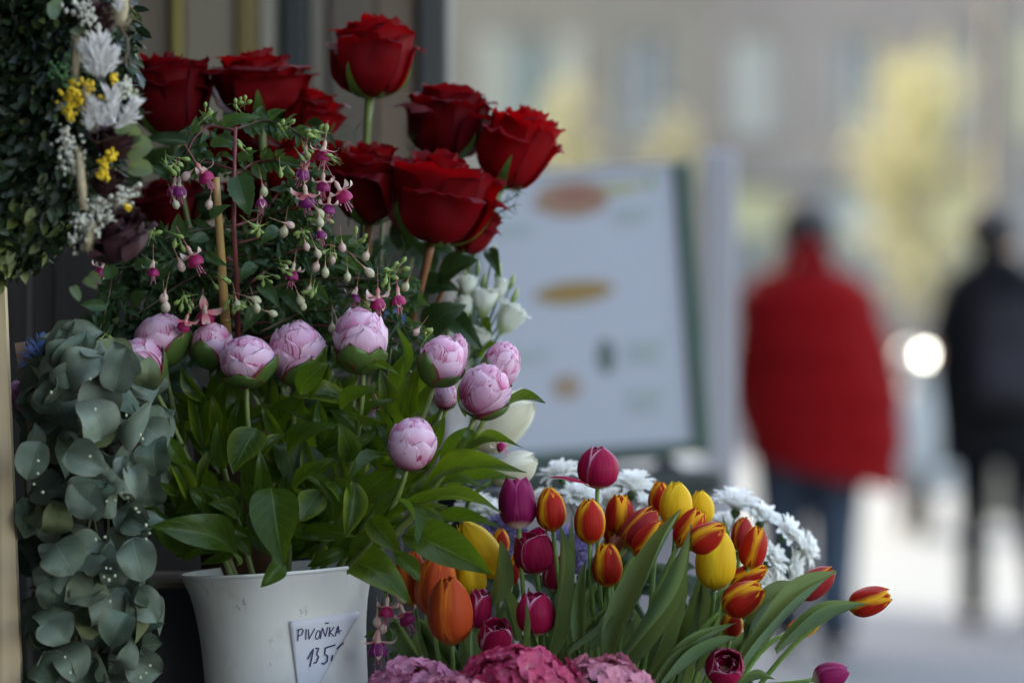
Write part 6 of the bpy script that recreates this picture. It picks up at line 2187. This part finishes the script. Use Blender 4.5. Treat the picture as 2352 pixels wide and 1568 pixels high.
def beads(name, x, y, n, spread, r, mat, Y=DY, sc=(1, 1, 1)):
    mb = MB()
    for k in range(n):
        c = P(x + rr.gauss(0, spread), y + rr.gauss(0, spread), Y + rr.uniform(-.008, .02))
        mb.ball(c, U(r * rr.uniform(.6, 1.2)), 6, 5, (rr.uniform(.8, 1.2), 1, rr.uniform(.8, 1.3)))
    return ob(name, mb.mesh(name, M[mat]), t, kind='stuff')


def bracts(name, x, y, L, n, tilt, mat, Y=DY):
    mb = MB()
    b = P(x, y, Y)
    d = tdir(tilt)
    n *= 3
    for k in range(n):
        u = k / n
        p = b + d * U(L) * u * .75 + Vector((rr.gauss(0, 1), rr.gauss(0, 1), 0)) * U(L) * .05
        dv = (d + Vector((rr.gauss(0, .45), rr.gauss(-.1, .4), rr.gauss(0, .25)))).normalized()
        l_ = U(L) * rr.uniform(.22, .42)
        s = dv.cross(Vector((rr.gauss(0, .5), -1, rr.gauss(0, .5)))).normalized() * l_ * .10
        mb.add([p, p + dv * l_ * .5 + s, p + dv * l_ * .55 + Vector((0, -l_ * .06, 0)), p + dv * l_ * .5 - s, p + dv * l_], [(0, 1, 2), (0, 2, 3), (1, 4, 2), (2, 4, 3)])
    return ob(name, mb.mesh(name, M[mat]), t, kind='stuff')


for (x, y, n, sp) in [(162, 212, 34, 13), (205, 207, 26, 11), (160, 250, 34, 12), (180, 235, 16, 10), (258, 358, 22, 7), (240, 372, 14, 7), (238, 402, 22, 7), (292, 476, 10, 4), (258, 177, 12, 5)]:
    beads('yellow_cluster', x, y, n, sp, 5.0, 'yarrow')
for (x, y, n, sp) in [(155, 335, 40, 15), (165, 380, 36, 13), (200, 500, 46, 18), (212, 525, 34, 14), (172, 552, 26, 12), (286, 450, 46, 13), (286, 200, 44, 10), (190, 20, 40, 16), (205, 50, 30, 12), (150, 305, 20, 9), (232, 478, 24, 10), (250, 500, 16, 8), (178, 510, 20, 10)]:
    beads('white_cluster', x, y, n, sp, 4.6, 'gyps')
for (x, y, L, n, tl) in [(225, 180, 100, 60, 4), (215, 175, 80, 40, -16), (240, 172, 70, 36, 24), (250, 292, 90, 50, 8), (238, 290, 70, 36, -24), (275, 290, 76, 40, 34), (262, 296, 60, 30, 60), (270, 30, 60, 40, 10), (200, 300, 70, 30, 12)]:
    bracts('white_bract_plume', x, y, L, n, tl, 'feather', DY - .008)
for (x0, y0, x1, y1, r) in [(180, 350, 192, 475, 10), (196, 210, 214, 290, 11), (178, 90, 172, 170, 9), (280, -20, 276, 55, 16), (210, 520, 200, 570, 9)]:
    mb = MB()
    pts = [P(x0 + (x1 - x0) * k / 8, y0 + (y1 - y0) * k / 8, DY) for k in range(9)]
    mb.tube(pts, [U(r) * (.35 + .65 * math.sin(math.pi * (k + .8) / 9.6)) for k in range(9)], 8)
    for k in range(520):
        p = pts[rr.randrange(9)] + Vector((rr.gauss(0, 1), rr.gauss(0, 1), rr.gauss(0, 1))) * U(r * .45)
        mb.tube([p, p + Vector((rr.gauss(.1, .6), rr.gauss(0, .5), rr.gauss(.2, .6))) * U(r * 1.1)], [U(.5), U(.2)], 3, cap=False)
    ob('grass_plume', mb.mesh('grass_plume', M['tail']), t, kind='stuff')
for (x, y, w, tl, sd) in [(265, 545, 116, -14, 1), (228, 42, 70, 10, 2), (270, 325, 84, 10, 0), (246, 420, 60, 20, 2)]:
    c = P(x, y, DY + .03)
    d = tdir(tl, 25)
    q = axM(c - d * U(w) * .45, d, sd, (U(w) / 2, U(w) / 2, U(w) * .48))
    mb = MB()
    for me in rose_meshes(sd, 'dried_rose')[4:]:
        V = [v.co.copy() for v in me.vertices]
        F = [tuple(p.vertices) for p in me.polygons]
        mb.add(V, F)
    ob('dried_rose', mb.mesh('dried_rose', M['dried_rose']), t, q)
beads('moss_tuft', 143, 168, 50, 14, 4, 'moss')
for (b, tp, w) in [((288, 330), (302, 278), 60), ((288, 345), (350, 336), 62), ((292, 380), (350, 395), 46), ((140, 30), (110, 10), 50), ((170, 60), (190, 75), 40), ((165, 655), (182, 690), 22), ((190, 640), (222, 662), 20), ((205, 625), (232, 650), 20)]:
    ob('pale_leaf', LEAF['pale', 0], t, leafM(P(*b, DY + .02), P(*tp, DY + .01), U(w), (rr.uniform(-.3, .3), -1, .3)))
mb = MB()
mb.tube([P(275, 62, DY), P(292, 90, DY), P(294, 118, DY), P(284, 140, DY), P(276, 148, DY)], U(3), 6)
for k in range(26):
    a = rr.uniform(-.4, .5)
    p = P(rr.uniform(180, 300), rr.uniform(180, 560), DY)
    mb.tube([p, p + Vector((math.cos(a), rr.uniform(-.2, .2), math.sin(a))) * U(rr.uniform(25, 70))], [U(.9), U(.5)], 4)
ob('twigs', mb.mesh('twigs', M['twig']), t, kind='stuff')
mb = MB()
mb.tube([P(-112, -60, WY), P(-112, -260, 3.9), P(-112, -420, 4.0)], U(2), 6)
ob('hanging_wire', mb.mesh('hanging_wire', M['twig']), t)
# the rail the wreath hangs from
t = thing('hanging_rail', 'dark rail carried by the kiosk above the wreath', 'rail', (P(-112, 0, 4.0).x, 4.0, P(0, -430, 4.0).z))
zz = P(0, -430, 4.0).z
mb = MB().box((-.9, 3.99, zz - .0), (-.35, 4.01, zz + .02))
mb.box((-.9, 4.011, zz), (-.88, KY - .01, zz + .02))
ob('bar', mb.mesh('bar', M['dark_bucket'], False), t)

# ------------------------------------------------------------------ people walking away, far out of focus
M['skin'] = plain('skin', (0.48, 0.30, 0.22), 0.5, .08, 30)
M['hair_dark'] = plain('dark_hair', (0.012, 0.010, 0.010), 0.55, .3, 60)
M['red_jacket'] = plain('red_jacket_fabric', (0.165, 0.0006, 0.002), 0.9, .15, 6, spec=0.15)
M['jeans'] = plain('blue_jeans', (0.020, 0.035, 0.062), 0.8, .25, 12)
M['black_cloth'] = plain('black_cloth', (0.007, 0.0075, 0.009), 0.9, .3, 8, spec=0.1)
M['grey_bag'] = plain('grey_bag_fabric', (0.022, 0.020, 0.025), 0.8, .2, 10, spec=0.15)
M['shoe'] = plain('dark_shoe', (0.02, 0.018, 0.017), 0.5)


def loft(rings, seg=20, name='loft', cap=True):
    """rings: (cx, cy, z, rx, ry)"""
    mb = MB()
    n = len(rings)
    mb.grid(lambda u, v: (lambda q: (q[0] + q[3] * math.cos(2 * math.pi * v), q[1] + q[4] * math.sin(2 * math.pi * v), q[2]))(rings[min(n - 1, int(round(u * (n - 1))))]), n, seg, closed=True)
    return mb


def smooth_rings(rings, m=5):
    xs = list(range(len(rings)))
    fs = [curve([(x, r[k]) for x, r in zip(xs, rings)]) for k in range(5)]
    N = (len(rings) - 1) * m
    return [tuple(f(i / m) for f in fs) for i in range(N + 1)]


def body(t, x, Y, H, heading=0.0, elbows=((-.30, .05, 1.08), (.33, .05, 1.06)), hands=((-.20, .20, 1.0), (.24, .16, .84)), feet=((-.10, .12), (.10, -.10))):
    """one continuous figure grown from a skeleton; faces +Y (away from the camera)"""
    k = H / 1.75
    J = {'pel': (0, 0, .94, .135), 'wai': (0, .01, 1.10, .125), 'che': (0, .0, 1.32, .145), 'nck': (0, .0, 1.47, .06), 'chin': (0, .02, 1.56, .065), 'hed': (0, .03, 1.65, .092), 'top': (0, .01, 1.72, .062)}
    E = [('pel', 'wai'), ('wai', 'che'), ('che', 'nck'), ('nck', 'chin'), ('chin', 'hed'), ('hed', 'top')]
    for i, s in enumerate((-1, 1)):
        n = 'LR'[i]
        J['sh' + n] = (s * .17, 0, 1.41, .062)
        J['el' + n] = (*elbows[i], .043)
        hx, hy, hz = hands[i]
        J['wr' + n] = (hx, hy, hz, .030)
        d = Vector((hx, hy, hz)) - Vector(elbows[i])
        d.normalize()
        q = Vector((hx, hy, hz)) + d * .06
        J['pa' + n] = (*q, .034)
        E += [('che', 'sh' + n), ('sh' + n, 'el' + n), ('el' + n, 'wr' + n), ('wr' + n, 'pa' + n)]
        sd = d.cross(Vector((0, 0, 1)))
        if sd.length < .1:
            sd = Vector((0, 1, 0))
        sd.normalize()
        for f in range(4):
            o = sd * (-.027 + .018 * f)
            a = q + o + d * .045
            b = a + d * (.034 + .006 * (f in (1, 2))) + Vector((0, .008, -.014))
            J['f%d%s' % (f, n)] = (*a, .0095)
            J['g%d%s' % (f, n)] = (*b, .0082)
            E += [('pa' + n, 'f%d%s' % (f, n)), ('f%d%s' % (f, n), 'g%d%s' % (f, n))]
        a = Vector((hx, hy, hz)) + d * .035 + sd * .045
        J['th' + n] = (*a, .011)
        J['ti' + n] = (*(a + d * .04 + sd * .008), .009)
        E += [('wr' + n, 'th' + n), ('th' + n, 'ti' + n)]
        fy = feet[i][1]
        J['hi' + n] = (s * .095, 0, .88, .088)
        J['kn' + n] = (s * .10, fy * .35 + .04, .50, .058)
        J['an' + n] = (feet[i][0], fy, .09, .040)
        J['he' + n] = (feet[i][0], fy + .02, .04, .038)
        J['to' + n] = (feet[i][0], fy + .17, .032, .030)
        E += [('pel', 'hi' + n), ('hi' + n, 'kn' + n), ('kn' + n, 'an' + n), ('an' + n, 'he' + n), ('he' + n, 'to' + n)]
    J['no'] = (0, .135, 1.635, .014)
    E.append(('hed', 'no'))
    for s, n in ((-1, 'earL'), (1, 'earR')):
        J[n] = (s * .098, .03, 1.64, .018)
        E.append(('hed', n))
    names = list(J)
    me = bpy.data.meshes.new('body')
    me.from_pydata([(J[n][0] * k, J[n][1] * k, J[n][2] * k) for n in names], [(names.index(a), names.index(b)) for a, b in E], [])
    me.materials.append(M['skin'])
    o = ob('body', me, t, Matrix.Translation((x, Y, 0)) @ Matrix.Rotation(heading, 4, 'Z'))
    o.modifiers.new('skin', 'SKIN')
    for i, n in enumerate(names):
        sv = me.skin_vertices[0].data[i]
        sv.radius = (J[n][3] * k, J[n][3] * k)
        sv.use_root = (n == 'pel')
    sb = o.modifiers.new('subdivision', 'SUBSURF')
    sb.levels = sb.render_levels = 1
    for p in me.polygons:
        p.use_smooth = True
    return o


def hair(t, x, Y, H, mat):
    k = H / 1.75
    mb = MB()
    mb.grid(lambda u, v: (lambda ph, th, r: (x + k * r * math.sin(ph) * math.cos(th), Y + k * (.018 + r * 1.08 * math.sin(ph) * math.sin(th)), k * (1.665 + r * .98 * math.cos(ph))))(
        .02 + u * (1.35 if math.sin(2 * math.pi * v) > .35 else 2.6), 2 * math.pi * v, .116 + .006 * nz(u * 9, v * 14)), 12, 24, closed=True)
    ob('hair', mb.mesh('hair', M[mat]), t)


def shoes(t, x, Y, feet, k):
    for fx, fy in feet:
        mb = MB()
        mb.grid(lambda u, v: (x + k * (fx + (.046 - .012 * u * u + .006 * math.sin(u * 6)) * math.cos(2 * math.pi * v) * math.sin(math.pi * (.12 + .8 * u))**.3),
                              Y + k * (fy - .06 + .28 * u), max(.002, k * (.05 - .02 * u + (.05 - .022 * u) * math.sin(2 * math.pi * v)))), 10, 14, closed=True)
        ob('shoe', mb.mesh('shoe', M['shoe']), t)


def legs(t, x, Y, k, feet, mat, w=1.0):
    mb = MB()
    for i, s in enumerate((-1, 1)):
        fx, fy = feet[i]
        mb.tube([(x + s * .08 * k, Y, .98 * k), (x + s * .095 * k, Y + .01, .86 * k), (x + s * .098 * k, Y + (fy * .35 + .04) * .6, .66 * k), (x + s * .10 * k, Y + (fy * .35 + .04) * k, .48 * k), (x + fx * k, Y + (fy * .8) * k, .26 * k), (x + fx * k, Y + fy * k, .07 * k)],
                [.115 * k * w, .108 * k * w, .088 * k * w, .072 * k * w, .066 * k * w, .062 * k * w], 16)
    mb.ball((x, Y, .94 * k), .165 * k, 16, 10, (1, .78, .62))
    ob('trousers', mb.mesh('trousers', M[mat]), t)


PY = 17.0
q = PY / K
rx_ = P(1866, 0, PY).x
t = thing('person', 'person in a wide red jacket and blue jeans walking away', 'person', (rx_, PY, 0))
ft = ((-.085, .14), (.085, -.08))
body(t, rx_ - .02, PY, 1.86, elbows=((-.27, .03, 1.06), (.30, .04, 1.0)), hands=((-.19, .16, .93), (.22, .17, .91)), feet=ft)
hair(t, rx_ - .02, PY, 1.86, 'hair_dark')
legs(t, rx_ - .01, PY, 1.06, ft, 'jeans', 1.3)
shoes(t, rx_ - .01, PY, ft, 1.06)
rings = []
for (y, a, b) in [(590, 1822, 1878), (610, 1812, 1890), (628, 1742, 1962), (672, 1700, 2008), (760, 1692, 2026), (840, 1698, 2042), (905, 1694, 2072), (960, 1696, 2076), (1030, 1704, 2072), (1092, 1716, 2062)]:
    cxx = P((a + b) / 2, 0, PY).x
    w_ = (b - a) / 2 * q
    rings.append((cxx, PY + .01, P(0, y, PY).z, w_, min(.24, .07 + w_ * .55)))
rings = smooth_rings(rings, 4)
mb = loft(rings, 28)
n_ = len(rings)
for i in range(len(mb.v)):
    v = mb.v[i]
    u_ = (i // 28) / (n_ - 1)
    a_ = 2 * math.pi * (i % 28) / 28
    f = 1 + .05 * math.sin(u_ * 40) * .5 + .04 * nz(math.cos(a_) * 2, math.sin(a_) * 2, u_ * 6)
    cx_, cy_ = rings[i // 28][0], rings[i // 28][1]
    mb.v[i] = (cx_ + (v[0] - cx_) * f, cy_ + (v[1] - cy_) * f, v[2] - max(0, u_ - .7) * .24 * (v[0] - cx_) / .3)
jk = ob('jacket', mb.mesh('jacket', M['red_jacket']), t)
for s, (ex, ez) in ((-1, (P(1706, 0, PY).x, 1.12)), (1, (P(2060, 0, PY).x, 1.05))):
    mb = MB()
    sx_ = P(1770 if s < 0 else 1950, 0, PY).x
    mb.tube(bez((sx_, PY - .02, 1.46), (s * .06, -.02, -.12), (ex - s * .05, PY + .14, ez - .16), (-s * .02, .12, -.10), 10), [.075, .09, .098, .10, .10, .098, .092, .085, .075, .06], 14)
    ob('sleeve', mb.mesh('sleeve', M['red_jacket']), jk)
mb = MB()
mb.grid(lambda u, v: (P(1849, 0, PY).x + (.10 + .025 * u) * math.cos(2 * math.pi * v), PY - .02 + (.09 + .03 * u) * math.sin(2 * math.pi * v), 1.665 - .07 * u - .05 * math.sin(2 * math.pi * v)), 6, 20, closed=True)
ob('collar', mb.mesh('collar', M['red_jacket']), jk)

DYY = 18.6
dx_ = P(2296, 0, DYY).x
t = thing('person', 'person in black clothes with a grey backpack at the right edge', 'person', (dx_, DYY, 0))
ft = ((-.10, .10), (.16, -.12))
body(t, dx_, DYY, 1.90, elbows=((-.27, -.02, 1.10), (.27, .0, 1.06)), hands=((-.20, .20, 1.06), (.24, .14, .84)), feet=ft)
hair(t, dx_ - .03, DYY, 1.90, 'hair_dark')
k_ = 1.90 / 1.75
legs(t, dx_, DYY, k_, ft, 'black_cloth', .9)
shoes(t, dx_, DYY, ft, k_)
rings = smooth_rings([(dx_ - .02, DYY, 1.70, .085, .085), (dx_ - .02, DYY, 1.65, .13, .11), (dx_, DYY, 1.57, .25, .15), (dx_, DYY, 1.36, .31, .18), (dx_, DYY, 1.12, .30, .17), (dx_, DYY, .92, .28, .17), (dx_, DYY, .74, .27, .18)], 4)
mb = loft(rings, 24)
jk = ob('coat', mb.mesh('coat', M['black_cloth']), t)
for s, E_, H_ in ((-1, (-.33, -.03, 1.20), (-.22, .22, 1.16)), (1, (.32, .0, 1.16), (.28, .14, .95))):
    mb = MB()
    mb.tube(bez((dx_ + s * .17, DYY, 1.50), (E_[0] * .55 - s * .1, E_[1], -.2), (dx_ + H_[0], DYY + H_[1], H_[2]), (-s * -.02, .14, -.02), 10), [.085, .10, .105, .105, .10, .095, .088, .08, .07, .06], 12)
    ob('sleeve', mb.mesh('sleeve', M['black_cloth']), jk)
bp = thing('backpack', 'grey backpack on the back of the person in black', 'backpack', (dx_, DYY - .2, 1.05))
mb = MB()
bl, bh = 1.02, 1.50
mb.grid(lambda u, v: (dx_ + .155 * (1 - .25 * u**3) * math.copysign(abs(math.cos(2 * math.pi * v))**.6, math.cos(2 * math.pi * v)), DYY - .215 + .075 * (1 - .3 * u**2) * math.copysign(abs(math.sin(2 * math.pi * v))**.7, math.sin(2 * math.pi * v)), bl + (bh - bl) * u), 12, 24, closed=True)
mb.box((dx_ - .11, DYY - .31, 1.06), (dx_ + .11, DYY - .27, 1.26), bev=.015)
ob('bag', mb.mesh('bag', M['grey_bag']), bp)
for s in (-1, 1):
    mb = MB()
    mb.tube([(dx_ + s * .10, DYY - .15, 1.48), (dx_ + s * .11, DYY - .04, 1.575), (dx_ + s * .12, DYY + .13, 1.50), (dx_ + s * .14, DYY + .17, 1.30), (dx_ + s * .16, DYY + .10, 1.12), (dx_ + s * .15, DYY - .15, 1.08)], .018, 8)
    ob('strap', mb.mesh('strap', M['black_cloth']), bp)
